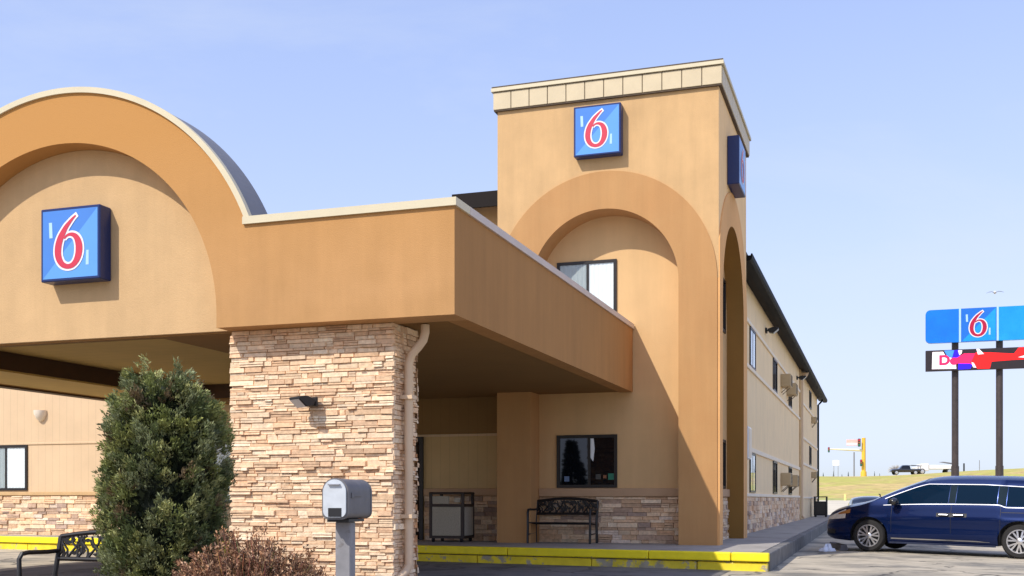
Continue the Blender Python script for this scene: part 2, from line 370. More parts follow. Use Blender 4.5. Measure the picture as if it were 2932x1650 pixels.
dv.build('driveway', M['darkasphalt'], smooth=True)['kind'] = 'structure'  # darker asphalt sheet, its tone also deepening the shade under the canopy
bed = MB(); bed.prism([(-10.6, 5.2), (-2.4, 4.6), (-2.0, 6.6), (-4.9, 12.6), (-8.2, 12.6), (-10.8, 10.6)], 2, -.12, -.045); bed.build('planting_bed', M['mulch'])['kind'] = 'structure'

# ------------------------------------------------------------------ stone veneer
STONE = [(.87, .635, .415), (.82, .565, .355), (.88, .66, .445), (.75, .49, .295), (.86, .635, .43), (.90, .71, .50), (.68, .45, .28), (.81, .545, .335), (.88, .65, .43)]
def veneer(mb, o, u, W, Hh, n, rows=(.03, .075), lens=(.09, .36), dep=(.012, .055), pal=STONE, over=0., seed=1, tone=1.):
    """dry-stacked ledge stones on a rectangle: origin o, direction u, outward n"""
    r = random.Random(seed); o = Vector(o); u = Vector(u); n = Vector(n); Z = Vector((0, 0, 1)); z = 0
    while z < Hh - .004:
        h = min(r.uniform(*rows), Hh - z)
        if Hh - z - h < .02: h = Hh - z
        x = -r.uniform(0, .1) if over else 0; x = max(x, -over)
        while x < W - .004:
            l = r.uniform(*lens); x1 = min(x + l, W + r.uniform(0, over))
            if W - x1 < .05: x1 = W + r.uniform(0, over)
            d = r.uniform(*dep) if r.random() > .12 else dep[1] * 1.25
            k = r.choice(pal); q = r.uniform(.82, 1.1) * tone; mb.curc = tuple(min(.95, c * q) for c in k)
            # occasionally two thin stones share the course
            parts = [(z, h)] if r.random() > .25 or h < .045 else [(z, h * .48), (z + h * .48, h * .52)]
            for zz, hh in parts:
                g = .0018; j = lambda s=.004: r.uniform(-s, s); dd = d * r.uniform(.6, 1.1); ins = min(.008, hh * .18)
                bk = [o + u * x + Z * zz, o + u * x1 + Z * zz, o + u * x1 + Z * (zz + hh), o + u * x + Z * (zz + hh)]
                fr = [o + u * (x + g + ins * .5) + Z * (zz + g + j(.003)) + n * (dd + j()), o + u * (x1 - g - ins * .5) + Z * (zz + g + j(.003)) + n * (dd + j()),
                      o + u * (x1 - g - ins) + Z * (zz + hh - ins + j(.003)) + n * (dd * .9 + j()), o + u * (x + g + ins) + Z * (zz + hh - ins + j(.003)) + n * (dd * .9 + j())]
                mb.add(bk + fr, [(4, 5, 6, 7), (0, 1, 5, 4), (1, 2, 6, 5), (2, 3, 7, 6), (3, 0, 4, 7)])
            x = x1
        z += h
    mb.curc = (1, 1, 1)

# ------------------------------------------------------------------ motel building
FL = .286
bld = thing('motel_building', 'tan and ochre stucco motel with arched corner tower and long beige two-storey wing', 'motel', (-5, 21, FL))
TX0, TX1, TY, TYB = -7.0, -2.75, 20.1, 24.45
TCX, TCY, TCZ, R0, R1 = -4.9, 22.15, 5.15, 1.42, 2.12
SZ, SR0, SR1 = 4.85, 1.66, 2.30
YR = 20.65; XR = -3.09
NA = 48
def arch_path(c, cz, r, zb, n=NA):
    return [(c - r, zb)] + [(c - r * math.cos(PI * i / n), cz + r * math.sin(PI * i / n)) for i in range(n + 1)] + [(c + r, zb)]
def arch_band(mb, c, cz, r0, r1, zb, d0, d1, axis, lim=None):
    P = lambda a, b, d: (a, d, b) if axis == 1 else (d, a, b)
    i0 = arch_path(c, cz, r0, zb); i1 = arch_path(c, cz, r1, zb)
    if lim: i1 = [(min(max(a, lim[0]), lim[1]), b) for a, b in i1]
    n = len(i0)
    vs = [P(*p, d0) for p in i0] + [P(*p, d0) for p in i1] + [P(*p, d1) for p in i0] + [P(*p, d1) for p in i1]
    fs = []
    for i in range(n - 1):
        fs += [(i, i + 1, n + i + 1, n + i), (n + i, n + i + 1, 3 * n + i + 1, 3 * n + i)]
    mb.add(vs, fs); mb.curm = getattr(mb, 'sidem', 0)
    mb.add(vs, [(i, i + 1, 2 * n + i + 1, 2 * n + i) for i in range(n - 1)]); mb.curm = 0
def spandrel(mb, c, cz, r, x0, x1, zt, d, axis):
    P = lambda a, b: (a, d, b) if axis == 1 else (d, a, b)
    pts = [p for p in arch_path(c, cz, r, cz)[1:-1]]
    pts = [(x0, cz)] + [p for p in pts if x0 < p[0] < x1] + [(x1, cz)]
    # clip the ends onto the wall edge
    if c - r < x0: pts[0] = (x0, cz + math.sqrt(max(0, r * r - (c - x0) ** 2)))
    if c + r > x1: pts[-1] = (x1, cz + math.sqrt(max(0, r * r - (x1 - c) ** 2)))
    for (a, b), (e, f) in zip(pts[:-1], pts[1:]): mb.face([P(a, b), P(e, f), P(e, zt), P(a, zt)])
tw = MB()
spandrel(tw, TCX, TCZ, R1, TX0, TX1, 8.64, TY, 1)
ts_ = MB(); spandrel(ts_, TCY, SZ, SR1, TY, TYB, 8.64, TX1, 0); ts_.build('tower_side_wall', mat('brightened_tan_stucco', (.93, .62, .31), .9, .05, 1.2, bump=.35, bscale=70, streak=.05), bld, recalc=False)  # stucco painted paler here to brighten the shaded side
tw.face([(TX0, TY, FL), (TX0, TYB, FL), (TX0, TYB, 8.64), (TX0, TY, 8.64)])                      # west and rear sides
tw.face([(TX0, TYB, FL), (TX1, TYB, FL), (TX1, TYB, 8.64), (TX0, TYB, 8.64)])
tw.face([(TX0 + .05, TY + .05, 8.60), (TX1 - .05, TY + .05, 8.60), (TX1 - .05, TYB - .05, 8.60), (TX0 + .05, TYB - .05, 8.60)])
tw.build('tower_wall', M['tan'], bld, recalc=False)
ab = MB(); arch_band(ab, TCX, TCZ, R0, R1 + .004, FL, TY - .022, YR, 1, (TX0 - .004, TX1 + .018)); ab.build('front_arch_band', M['orange'], bld)
ab = MB(); ab.sidem = 1; arch_band(ab, TCY, SZ, SR0, SR1 + .004, FL, TX1 + .022, XR, 0, (TY + .001, TYB)); ab.build('side_arch_band', [mat('brightened_ochre_stucco', (.80, .43, .165), .9, .07, 1.0, bump=.35, bscale=70, streak=.08), mat('shaded_reveal', (.26, .135, .03), .9, .06, 1.)], bld)  # side face painted brighter than the front, reveal painted darker as shade
rw = MB(); rw.prism([(TX0 + .05, FL), (XR - .09, FL), (XR - .09, 6.75), (TX0 + .05, 6.75)], 1, YR - .004, YR + .08); rw.build('front_recess_wall', mat('brightened_recess_stucco', (.70, .45, .215), .9, .05, 1.2, bump=.35, bscale=70, streak=.05), bld)  # stucco painted paler to lift the shade in the recess
rw = MB(); rw.prism([(TY + .30, FL), (TYB - .05, FL), (TYB - .05, 6.65), (TY + .30, 6.65)], 0, XR - .08, XR + .004); rw.build('side_recess_wall', M['tan'], bld)
# parapet fascia: panels and seams
fp = MB(); fx0, fx1, fy0, fy1 = TX0 - .07, TX1 + .07, TY - .07, TYB + .07
npn = 12; pw = (fx1 - fx0) / npn
for i in range(npn): fp.bbox(fx0 + i * pw + .007, fx0 + (i + 1) * pw - .007, fy0, fy0 + .05, 8.645, 8.975, .006)
for i in range(12): q = (fy1 - fy0) / 12; fp.bbox(fx1 - .05, fx1, fy0 + .052 + i * q * .985 + .01, fy0 + .052 + (i + 1) * q * .985 - .01, 8.645, 8.975, .006)
fp.build('parapet_fascia', M['fascia'], bld)
fb = MB(); fb.box(fx0 + .015, fx1 - .015, fy0 + .015, fy1 - .015, 8.62, 8.985); fb.build('fascia_backing', M['seam'], bld)
cp = MB(); cp.box(fx0 - .03, fx1 + .03, fy0 - .03, fy1 + .03, 8.99, 9.055); cp.build('parapet_coping', M['cream'], bld)
cp = MB(); cp.box(fx0 - .02, fx1 + .02, fy0 - .02, fy1 + .02, 9.06, 9.085); cp.build('parapet_cap', M['seam'], bld)
# recess base: stones, sill band
def base(name, o, u, W, n, h0, h1, seed, rows=(.05, .105), lens=(.12, .42), mortar=True, tone=.93):
    s = MB(); veneer(s, o, u, W, h1 - h0, n, rows, lens, (.012, .045), STONE + [(.55, .38, .27), (.82, .66, .52), (.5, .36, .28)], seed=seed, tone=tone)
    return s.build(name, M['stone'], bld, recalc=False)
base('stone_base', (TCX - R0, YR - .006, FL), (1, 0, 0), 2 * R0, (0, -1, 0), FL, 1.17, 3)
base('stone_base', (XR + .006, TCY - SR0, FL), (0, 1, 0), 2 * SR0, (1, 0, 0), FL, 1.17, 4)
sb = MB(); sb.bbox(TCX - R0 + .004, TCX + R0 - .004, YR - .07, YR - .005, 1.173, 1.335, .012); sb.build('sill_band', M['sill'], bld)
sb = MB(); sb.bbox(XR + .005, XR + .07, TCY - SR0 + .004, TCY + SR0 - .004, 1.173, 1.335, .012); sb.build('sill_band', M['sill'], bld)
# windows: a frame ring plus pane(s) and something behind the glass
def window(x0, x1, z0, z1, plane, axis=1, out=-1, split=.5, fw=.06, panes='curtain', parent=None, depth=.10, label=None):
    """axis=1: wall facing -y at y=plane; axis=0: wall facing +x at x=plane"""
    parent = parent or bld
    def B(mb, a0, a1, d0, d1, z0, z1):   # d measured outward
        p, q = sorted((plane + out * d0, plane + out * d1))
        return mb.box(a0, a1, p, q, z0, z1) if axis == 1 else mb.box(p, q, a0, a1, z0, z1)
    f = MB()
    B(f, x0, x0 + fw, -.02, .035, z0, z1); B(f, x1 - fw, x1, -.02, .035, z0, z1)
    B(f, x0 + fw, x1 - fw, -.02, .034, z1 - fw, z1); B(f, x0 + fw, x1 - fw, -.02, .034, z0, z0 + fw)
    xm = x0 + (x1 - x0) * split
    if split: B(f, xm - .025, xm + .025, -.02, .028, z0 + fw, z1 - fw)
    fo = f.build('window', M['frame'], parent)
    if label: fo['label'] = label
    if panes == 'curtain':
        c = MB(); n = 44
        for i in range(n):
            a = x0 + fw + (x1 - x0 - 2 * fw) * i / n; b = x0 + fw + (x1 - x0 - 2 * fw) * (i + 1) / n
            da, db = (.010 + .004 * math.sin(i * 1.9) , .010 + .004 * math.sin((i + 1) * 1.9))
            P = lambda s, d, z: (s, plane + out * d, z) if axis == 1 else (plane + out * d, s, z)
            c.face([P(a, da + .003, z0 + fw), P(b, db + .003, z0 + fw), P(b, db + .003, z1 - fw), P(a, da + .003, z1 - fw)])
        c.build('curtain', M['curtain'], fo, recalc=False)
        if split:
            g = MB(); B(g, x0 + fw, xm - .025, .021, .023, z0 + fw, z1 - fw); g.build('pane', M['screen'], fo)
            g = MB(); B(g, xm + .025, x1 - fw, .021, .023, z0 + fw, z1 - fw); g.build('pane', M['glass'], fo)
    else:
        g = MB(); B(g, x0 + fw, x1 - fw, .004, .008, z0 + fw, z1 - fw); g.build('pane', M[panes], fo)
    return fo
M['screen'] = glass('insect_screen', (.80, .82, .82))
window(-5.955, -4.765, 4.62, 5.735, YR, split=.52, label='upper tower window with pale curtains')
wl = window(-5.96, -4.755, 1.345, 2.37, YR, split=.54, panes='darkglass', label='dark ground floor window with small stickers')
for nm, x, z, s, mm in (('sticker', -5.76, 1.52, .1, 'stickb'), ('sticker', -5.13, 1.56, .1, 'stickd'), ('sticker', -5.0, 1.56, .065, 'sticko'), ('sticker', -4.875, 1.56, .12, 'stickg')):
    k = MB(); k.box(x - s / 2, x + s / 2, YR - .0125, YR - .0105, z - s / 2, z + s / 2); k.build(nm, M[mm], wl)
k = MB(); k.add([(-5.30, YR - .012, 1.95), (-5.23, YR - .012, 1.85), (-5.20, YR - .012, 2.1), (-5.22, YR - .012, 2.3), (-5.30, YR - .012, 2.3)], [(0, 1, 2, 3, 4)]); k.build('blind', M['curtain'], wl)
# side recess windows seen edge-on
window(TCY - .3, TCY + 1.3, 4.62, 5.73, XR, 0, 1, panes='darkglass'); window(TCY - .3, TCY + 1.3, 1.345, 2.37, XR, 0, 1, panes='darkglass')

# lobby range (single storey) west of the tower
LY = 20.9
lw = MB(); lw.prism([(-26, FL), (-10.6, FL), (-10.6, 4.1), (-26, 4.1)], 1, LY, LY + 6); lw.build('lobby_wall', M['siding'], bld)
lw = MB(); lw.prism([(-10.6, FL), (TX0 - .002, FL), (TX0 - .002, 2.43), (-10.6, 2.43)], 1, LY, LY + 6); lw.build('porch_wall', mat('shaded_siding', (.62, .43, .20), .8, .06, 1.5, groove=(0, .203), bump=.25), bld)  # siding colour darkened for the shade under the canopy
lw = MB(); lw.prism([(-10.6, 2.43), (TX0 - .002, 2.43), (TX0 - .002, 4.1), (-10.6, 4.1)], 1, LY + .004, LY + 6); lw.build('porch_wall', mat('deep_shade_siding', (.26, .145, .045), .8, .06, 1.5, groove=(0, .203), bump=.25), bld)  # same siding painted darker still, as deep shade near the ceiling
lr = MB(); lr.box(-26.2, TX0 - .003, LY - .12, LY + 6.2, 4.105, 4.25); lr.build('lobby_roof', M['eave'], bld)
base('stone_base', (-26, LY - .004, FL), (1, 0, 0), 12.4, (0, -1, 0), FL, 1.21, 5, tone=1.0)
base('stone_base', (-8.87, LY - .004, FL), (1, 0, 0), 1.85, (0, -1, 0), FL, 1.19, 6)
sb = MB(); sb.bbox(-26, -13.6, LY - .06, LY - .003, 1.213, 1.30, .01); sb.build('sill_band', M['panel'], bld)
sb = MB(); sb.bbox(-8.87, TX0 - .005, LY - .06, LY - .003, 1.193, 1.345, .01); sb.build('sill_band', M['sill'], bld)
tb = MB(); tb.bbox(-26, TX0 - .005, LY - .022, LY - .003, 2.405, 2.455, .006); tb.build('trim_band', M['siding'], bld)
window(-20.35, -18.97, 1.33, 2.40, LY, split=.55, label='lobby window with pale curtains in full sun')
window(-14.75, -13.3, 1.05, 2.40, LY, split=.5)
# entrance door, dark glass in bronze frame
df = MB(); df.box(-10.5, -10.42, LY - .05, LY + .02, FL, 2.41); df.box(-8.97, -8.89, LY - .05, LY + .02, FL, 2.41); df.box(-10.42, -8.97, LY - .05, LY + .02, 2.33, 2.41); df.box(-9.73, -9.66, LY - .045, LY + .02, FL, 2.33)
dd = df.build('door', M['frame'], bld)
g = MB(); g.box(-10.42, -8.97, LY - .018, LY - .01, FL + .01, 2.33); g.build('pane', M['darkglass'], dd)
dh = MB(); dh.tube([(-9.60, LY - .06, 1.0), (-9.60, LY - .11, 1.05), (-9.60, LY - .11, 1.45), (-9.60, LY - .06, 1.5)], .015); dh.build('handle', M['galv'], dd)

# guest wing
WX = -3.07; WE = 60.0
ww = MB(); ww.box(-8.15, WX, 24.46, WE, FL, 6.5); ww.build('wing_wall', M['wing'], bld)
w2 = MB(); w2.prism([(-8.0, 4.26), (TX0 - .004, 4.26), (TX0 - .004, 7.085), (-8.0, 7.085)], 1, LY + .1, 24.4); w2.build('rear_wall', M['tan'], bld)
# roof with eaves: plane rising to the west
rz_ = lambda x: 6.50 + (-2.70 - x) * .150
rf = MB(); a, b_ = -8.05, -2.78
rf.box(a, TX0 - .05, 20.46, 24.40, 7.09, 7.18)
for y0, y1, x0 in ((24.52, 61.8, b_),):
    rf.add([(a, y0, rz_(a)), (x0, y0, rz_(x0)), (x0, y1, rz_(x0)), (a, y1, rz_(a)), (a, y0, rz_(a) + .1), (x0, y0, rz_(x0) + .1), (x0, y1, rz_(x0) + .1), (a, y1, rz_(a) + .1)],
       [(0, 3, 2, 1), (4, 5, 6, 7), (0, 1, 5, 4), (1, 2, 6, 5), (2, 3, 7, 6), (3, 0, 4, 7)])
ro = rf.build('roof', M['eave'], bld)
vg = MB()
vg.box(-8.07, -7.04, 20.40, 20.455, 6.90, 7.20); vg.box(-8.07, -8.055, 20.46, 24.4, 6.90, 7.20)
vg.build('bargeboard', M['eave'], ro)
gu = MB(); prof = [(-2.84, 6.36), (-2.67, 6.36), (-2.63, 6.41), (-2.62, 6.51), (-2.65, 6.51), (-2.66, 6.47), (-2.84, 6.47)]
n = len(prof); gu.add([(x, 24.48, z) for x, z in prof] + [(x, 61.85, z) for x, z in prof], [tuple(range(n)), tuple(range(n, 2 * n))] + [(i, (i + 1) % n, n + (i + 1) % n, n + i) for i in range(n)])
gu.build('gutter', M['gutter'], ro)
sf = MB(); sf.box(-3.065, -2.845, 24.5, 61.7, 6.44, 6.495); sf.build('soffit_board', M['eave'], ro)
base('stone_base', (WX + .004, 24.46, FL), (0, 1, 0), 21.9, (1, 0, 0), FL, 1.18, 8, (.07, .14), (.2, .6), tone=1.0)
def wband(y0, y1, z0, z1, nm='trim_band'):
    q = MB(); q.bbox(WX + .003, WX + .045, y0, y1, z0, z1, .008); q.build(nm, M['trimw'], bld)
wband(24.47, 46.2, 5.47, 5.57); wband(24.47, 46.2, 4.36, 4.46); wband(24.47, 46.2, 2.31, 2.43); wband(24.47, 46.2, 1.19, 1.27, 'sill_band')
wband(47.6, WE, 5.16, 5.26); wband(47.6, WE, 3.70, 3.81); wband(47.6, WE, 2.60, 2.71); wband(47.6, WE, 1.16, 1.24)
for y0, y1 in ((28.0, 29.25), (34.4, 35.7), (40.6, 41.9)):
    window(y0, y1, 4.47, 5.46, WX, 0, 1, fw=.05, panes='curtain' if y0 == 28 else 'darkglass'); window(y0, y1, 1.30, 2.30, WX, 0, 1, fw=.05, panes='curtain' if y0 == 28 else 'darkglass')
for z0, z1 in ((5.40, 6.22), (2.74, 3.62)): window(53.0, 54.4, z0, z1, WX, 0, 1, fw=.05, panes='darkglass')
for y, x, r, mm, z1 in ((46.9, WX + .07, .055, 'pipe', 6.38), (WE - .08, WX + .06, .05, 'gutter', 6.4)):
    q = MB(); q.tube([(x + .22, y, z1), (x + .18, y, z1 - .12), (x, y, z1 - .32), (x, y, FL + .18), (x + .1, y, FL + .06)], r, 8); q.build('downspout', M[mm], bld, smooth=True)
pl = MB(); pl.bbox(WX + .003, WX + .06, 46.25, 47.55, FL, 6.43, .01); pl.build('pilaster', mat('tan_pilaster', (.60, .42, .22), .85), bld)
hd = MB(); hd.bbox(WX + .05, WX + .26, 46.75, 47.05, 6.18, 6.36, .02); hd.build('rain_head', M['pipe'], bld)
# ------------------------------------------------------------------ entrance canopy
CR, CY, CT, CB = -4.45, 11.33, 4.46, 3.17
AC_, AZ, AR1, AR0 = -9.78, 3.32, 2.90, 2.28
CL = 2 * AC_ - CR
can = thing('entrance_canopy', 'ochre stucco entrance canopy with arched front parapet on a stone pillar', 'canopy', (AC_, 14, 0))
fc = MB(); CTT = CT - .09
# front fascia incl. the arch wall: columns between the bottom line / inner arch and the top outline
xs = sorted(set([CL, CR, AC_ - AR0, AC_ + AR0] + [CL + (CR - CL) * i / 160 for i in range(161)] + [AC_ + s * AR1 * math.sqrt(1 - ((CTT - AZ) / AR1) ** 2) for s in (-1, 1)] + [AC_ - AR0 * math.cos(PI * i / 60) for i in range(61)]))
def top_o(x):
    d = abs(x - AC_)
    return max(CTT, AZ + math.sqrt(max(0, AR1 ** 2 - d * d))) if d < AR1 else CTT
def bot_i(x, inside):
    d = abs(x - AC_)
    return AZ + math.sqrt(max(0, AR0 ** 2 - d * d)) if (d <= AR0 + 1e-6 and inside) else CB
TH = .42; RC = .30
for x0, x1 in zip(xs[:-1], xs[1:]):
    if x1 - x0 < 1e-5: continue
    ins = abs((x0 + x1) / 2 - AC_) < AR0
    b0, b1, t0, t1 = bot_i(x0, ins), bot_i(x1, ins), top_o(x0), top_o(x1)
    fc.face([(x0, CY, b0), (x1, CY, b1), (x1, CY, t1), (x0, CY, t0)])
    fc.face([(x0, CY + TH, CB), (x1, CY + TH, CB), (x1, CY + TH, t1), (x0, CY + TH, t0)])
    if ins: fc.face([(x0, CY, b0), (x1, CY, b1), (x1, CY + RC, b1), (x0, CY + RC, b0)])
    else: fc.face([(x0, CY, CB), (x1, CY, CB), (x1, CY + TH, CB), (x0, CY + TH, CB)])
for s in (-1, 1): fc.face([(AC_ + s * AR0, CY, CB), (AC_ + s * AR0, CY + RC, CB), (AC_ + s * AR0, CY + RC, AZ), (AC_ + s * AR0, CY, AZ)])
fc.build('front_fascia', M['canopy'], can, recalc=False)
sd = MB(); YB = 20.62
sd.box(CR - .25, CR, CY + TH + .0, YB, CB, CTT)
sd.face([(CR, CY, CB), (CR, CY + TH, CB), (CR, CY + TH, CTT), (CR, CY, CTT)]); sd.build('side_fascia', mat('shaded_canopy_stucco', (.43, .21, .065), .9, .06, .8, bump=.35, bscale=70, streak=.09), can, recalc=False)  # canopy stucco darkened, shade of this side painted into the colour
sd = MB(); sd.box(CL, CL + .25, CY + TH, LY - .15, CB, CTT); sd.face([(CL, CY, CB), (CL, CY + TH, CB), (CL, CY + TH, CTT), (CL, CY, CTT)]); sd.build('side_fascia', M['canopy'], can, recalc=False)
ap = MB(); pts = [(AC_ - AR0 + .002, CB + .01)] + [(AC_ - (AR0 - .002) * math.cos(PI * i / 60), AZ + (AR0 - .002) * math.sin(PI * i / 60)) for i in range(61)] + [(AC_ + AR0 - .002, CB + .01)]
ap.prism(pts, 1, CY + RC - .004, CY + RC + .06); ap.build('arch_panel', M['panel'], can)
# coping along the top outline, front edge slightly proud
def coping(path, w0, w1, h, name, m):
    mb = MB(); n = len(path); vs = []
    for i, (x, z) in enumerate(path):
        p = Vector(path[max(i - 1, 0)]); q = Vector(path[min(i + 1, n - 1)]); d = (q - p).normalized(); nn = Vector((-d.y, d.x))
        if abs(d.y) < .02: nn = Vector((0, 1))
        for y in (w0, w1):
            vs += [(x, y, z), (x + nn.x * h, y, z + nn.y * h)]
    fs = []
    for i in range(n - 1):
        k, l = 4 * i, 4 * i + 4
        fs += [(k, l, l + 1, k + 1), (k + 1, l + 1, l + 3, k + 3), (k + 2, l + 2, l + 3, k + 3), (k, l, l + 2, k + 2)]
    fs += [(0, 1, 3, 2), (4 * n - 4, 4 * n - 3, 4 * n - 1, 4 * n - 2)]
    mb.add(vs, fs); return mb.build(name, m, can)
xa = math.sqrt(AR1 ** 2 - (CTT - AZ) ** 2); th0 = math.asin((CTT - AZ) / AR1)
arc = [(AC_ + AR1 * math.cos(th), AZ + AR1 * math.sin(th)) for th in [th0 + (PI - 2 * th0) * i / 72 for i in range(73)]]
coping([p for p in arc][::-1], CY - .03, CY + .05, .07, 'arch_coping', M['cream'])
coping([p for p in arc][::-1], CY + .052, CY + TH + .1, .066, 'arch_cap', M['roofm'])  # grey tone here paints the shaded top of the arch
coping([(AC_ + xa - .05, CTT + .001), (CR + .03, CTT + .001)], CY - .034, CY + TH - .003, .09, 'front_coping', M['cream'])
coping([(CL - .03, CTT + .001), (AC_ - xa + .05, CTT + .001)], CY - .034, CY + TH - .003, .09, 'front_coping', M['cream'])
cc = MB(); cc.box(CR - .26, CR + .03, CY + TH + .002, YB, CTT + .002, CT + .002); cc.build('side_coping', mat('taupe_coping', (.62, .52, .46), .5, .05), can)
cc = MB(); cc.box(CL - .03, CL + .26, CY + TH + .002, LY - .15, CTT + .002, CT + .002); cc.build('side_coping', M['cream'], can)
cr = MB(); cr.box(CL + .252, CR - .252, CY + TH + .004, LY - .13, 4.15, 4.25); cr.build('canopy_roof', M['roofm'], can)
# soffit: low ring, raised middle
so_ = MB(); RX0, RX1, RY0, RY1 = CL + 1.75, -8.7, 11.95, 19.6
y0, y1 = CY + TH + .002, LY - .13; x0, x1 = CL + .252, CR - .252; zs = CB + .012
M['lsof'] = mat('lit_soffit', (.60, .40, .13), .85, .06, 1.2, groove=(1, .30), bump=.2)  # paler soffit copy, bounce light painted into its colour
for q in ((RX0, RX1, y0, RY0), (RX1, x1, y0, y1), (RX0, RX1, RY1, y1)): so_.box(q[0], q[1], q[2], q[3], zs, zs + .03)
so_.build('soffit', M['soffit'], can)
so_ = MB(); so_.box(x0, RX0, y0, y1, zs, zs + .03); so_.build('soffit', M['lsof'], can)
so_ = MB(); so_.box(CL + .01, CL + .24, CY + TH, LY - .16, CB - .03, CB - .003); so_.build('shadow_strip', M['brown'], can)  # dark strip added as the shadow gap under the fascia
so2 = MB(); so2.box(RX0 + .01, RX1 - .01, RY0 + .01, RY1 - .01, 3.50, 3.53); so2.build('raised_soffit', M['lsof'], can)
bm_ = MB(); bm_.box(RX0 - .04, RX0 + .008, RY0 - .04, RY1 + .04, zs + .032, 3.56); bm_.box(RX1 - .008, RX1 + .04, RY0 - .04, RY1 + .04, zs + .032, 3.56); bm_.box(RX0 + .01, RX1 - .01, RY0 - .04, RY0 + .008, zs + .032, 3.56); bm_.box(RX0 + .01, RX1 - .01, RY1 - .008, RY1 + .04, zs + .032, 3.56)
bm_.build('drop_beam', M['brown'], can)
# stone pillars
PX0, PX1, PY, PYB = -7.47, -5.34, 11.63, 12.28
def pillar(x0, x1, seed):
    c = MB(); c.box(x0 + .01, x1 - .01, PY + .01, PYB - .01, -.1, CB + .008); p = c.build('pillar', M['mortar'], can)
    s = MB(); hh = CB + .1
    veneer(s, (x0, PY + .012, -.1), (1, 0, 0), x1 - x0, hh, (0, -1, 0), (.026, .068), (.07, .36), (.012, .040), over=.04, seed=seed)
    veneer(s, (x1 - .012, PY, -.1), (0, 1, 0), PYB - PY, hh, (1, 0, 0), (.032, .078), (.08, .28), (.012, .05), seed=seed + 1)
    veneer(s, (x0 + .012, PYB, -.1), (0, -1, 0), PYB - PY, hh, (-1, 0, 0), (.032, .078), (.08, .28), (.012, .05), seed=seed + 2)
    veneer(s, (x1, PYB - .012, -.1), (-1, 0, 0), x1 - x0, hh, (0, 1, 0), (.032, .078), (.08, .34), (.012, .06), over=.04, seed=seed + 3)
    s.build('ledge_stone', M['stone'], p, recalc=False)
pillar(PX0, PX1, 21); pillar(2 * AC_ - PX1, 2 * AC_ - PX0, 31)
ds = MB(); dx, dy = PX1 + .092, PY + .26
ds.tube([(dx + .20, dy + .02, 3.17), (dx + .20, dy + .02, 3.08), (dx + .18, dy + .01, 2.99), (dx + .12, dy, 2.91), (dx + .04, dy, 2.83), (dx, dy, 2.72), (dx, dy, .36), (dx - .02, dy - .04, .27), (dx - .07, dy - .22, .17), (dx - .09, dy - .32, .14)], .052, 10)
dso = ds.build('downspout', M['pipe'], can, smooth=True)
for z in (2.3, .9):
    q = MB(); q.box(dx - .075, dx + .072, dy - .072, dy + .072, z, z + .045); q.build('bracket', M['pipe'], dso)

# ------------------------------------------------------------------ box signs with the red 6
SIX = [(.615, .905, .012), (.56, .865, .022), (.50, .81, .032), (.44, .75, .042), (.39, .68, .052), (.345, .61, .06), (.31, .53, .066), (.29, .44, .068), (.29, .35, .066), (.315, .27, .06), (.365, .205, .05), (.43, .172, .042), (.49, .165, .04), (.56, .185, .046), (.62, .24, .056), (.66, .32, .066), (.675, .41, .07), (.665, .50, .066), (.63, .575, .054), (.575, .62, .038), (.51, .635, .026), (.45, .62, .02), (.40, .58, .02)]
def ribbon(P, grow=0.):
    # resample a variable-width stroke
    L_, R_ = [], []
    for i, (u, v, w_) in enumerate(P):
        a = Vector(P[max(i - 1, 0)][:2]); b = Vector(P[min(i + 1, len(P) - 1)][:2]); d = (b - a).normalized(); nn = Vector((-d.y, d.x)); c = Vector((u, v))
        if i == 0: c -= d * grow
        L_.append(c + nn * (w_ + grow)); R_.append(c - nn * (w_ + grow))
    return L_, R_
def smooth_path(P, k=4):
    out = []
    for i in range(len(P) - 1):
        p0, p1, p2, p3 = (Vector(P[max(i - 1, 0)]), Vector(P[i]), Vector(P[i + 1]), Vector(P[min(i + 2, len(P) - 1)]))
        for j in range(k):
            s = j / k; out.append(tuple(.5 * ((2 * p1) + (p2 - p0) * s + (2 * p0 - 5 * p1 + 4 * p2 - p3) * s * s + (3 * p1 - p0 - 3 * p2 + p3) * s ** 3)))
    return out + [tuple(P[-1])]
SIXS = smooth_path([(u_, v_, w_ * .88) for u_, v_, w_ in SIX])
def sign_face(root, P, red, light, dark, mk, d0=0.):
    """P(u, v, d) -> point; d = distance proud of the face"""
    f = MB(); f.face([P(0, 0, .001 + d0), P(1, 1, .001 + d0), P(0, 1, .001 + d0)]); fo = f.build('dark_half', dark, root, recalc=False)
    f = MB(); f.face([P(0, 0, .001 + d0), P(1, 0, .001 + d0), P(1, 1, .001 + d0)]); f.build('light_half', light, root, recalc=False)
    for grow, d, nm, m in ((.030, .006, 'numeral_outline', M['white']), (0, .010, 'numeral', red)):
        l, r = ribbon(SIXS, grow); b = MB()
        for i in range(len(l) - 1): b.face([P(*l[i], d + d0), P(*l[i + 1], d + d0 + i * 1e-6), P(*r[i + 1], d + d0 + i * 1e-6), P(*r[i], d + d0)])
        b.build(nm, m, root, recalc=False)
    b = MB(); b.face([P(.125, .60, .004 + d0), P(.185, .60, .004 + d0), P(.175, .83, .004 + d0), P(.115, .83, .004 + d0)]); b.build('side_mark', mk, root, recalc=False); b = MB(); b.face([P(.79, .17, .004 + d0), P(.845, .17, .004 + d0), P(.845, .385, .004 + d0), P(.80, .385, .004 + d0)])
    b.build('side_mark', mk, root, recalc=False)
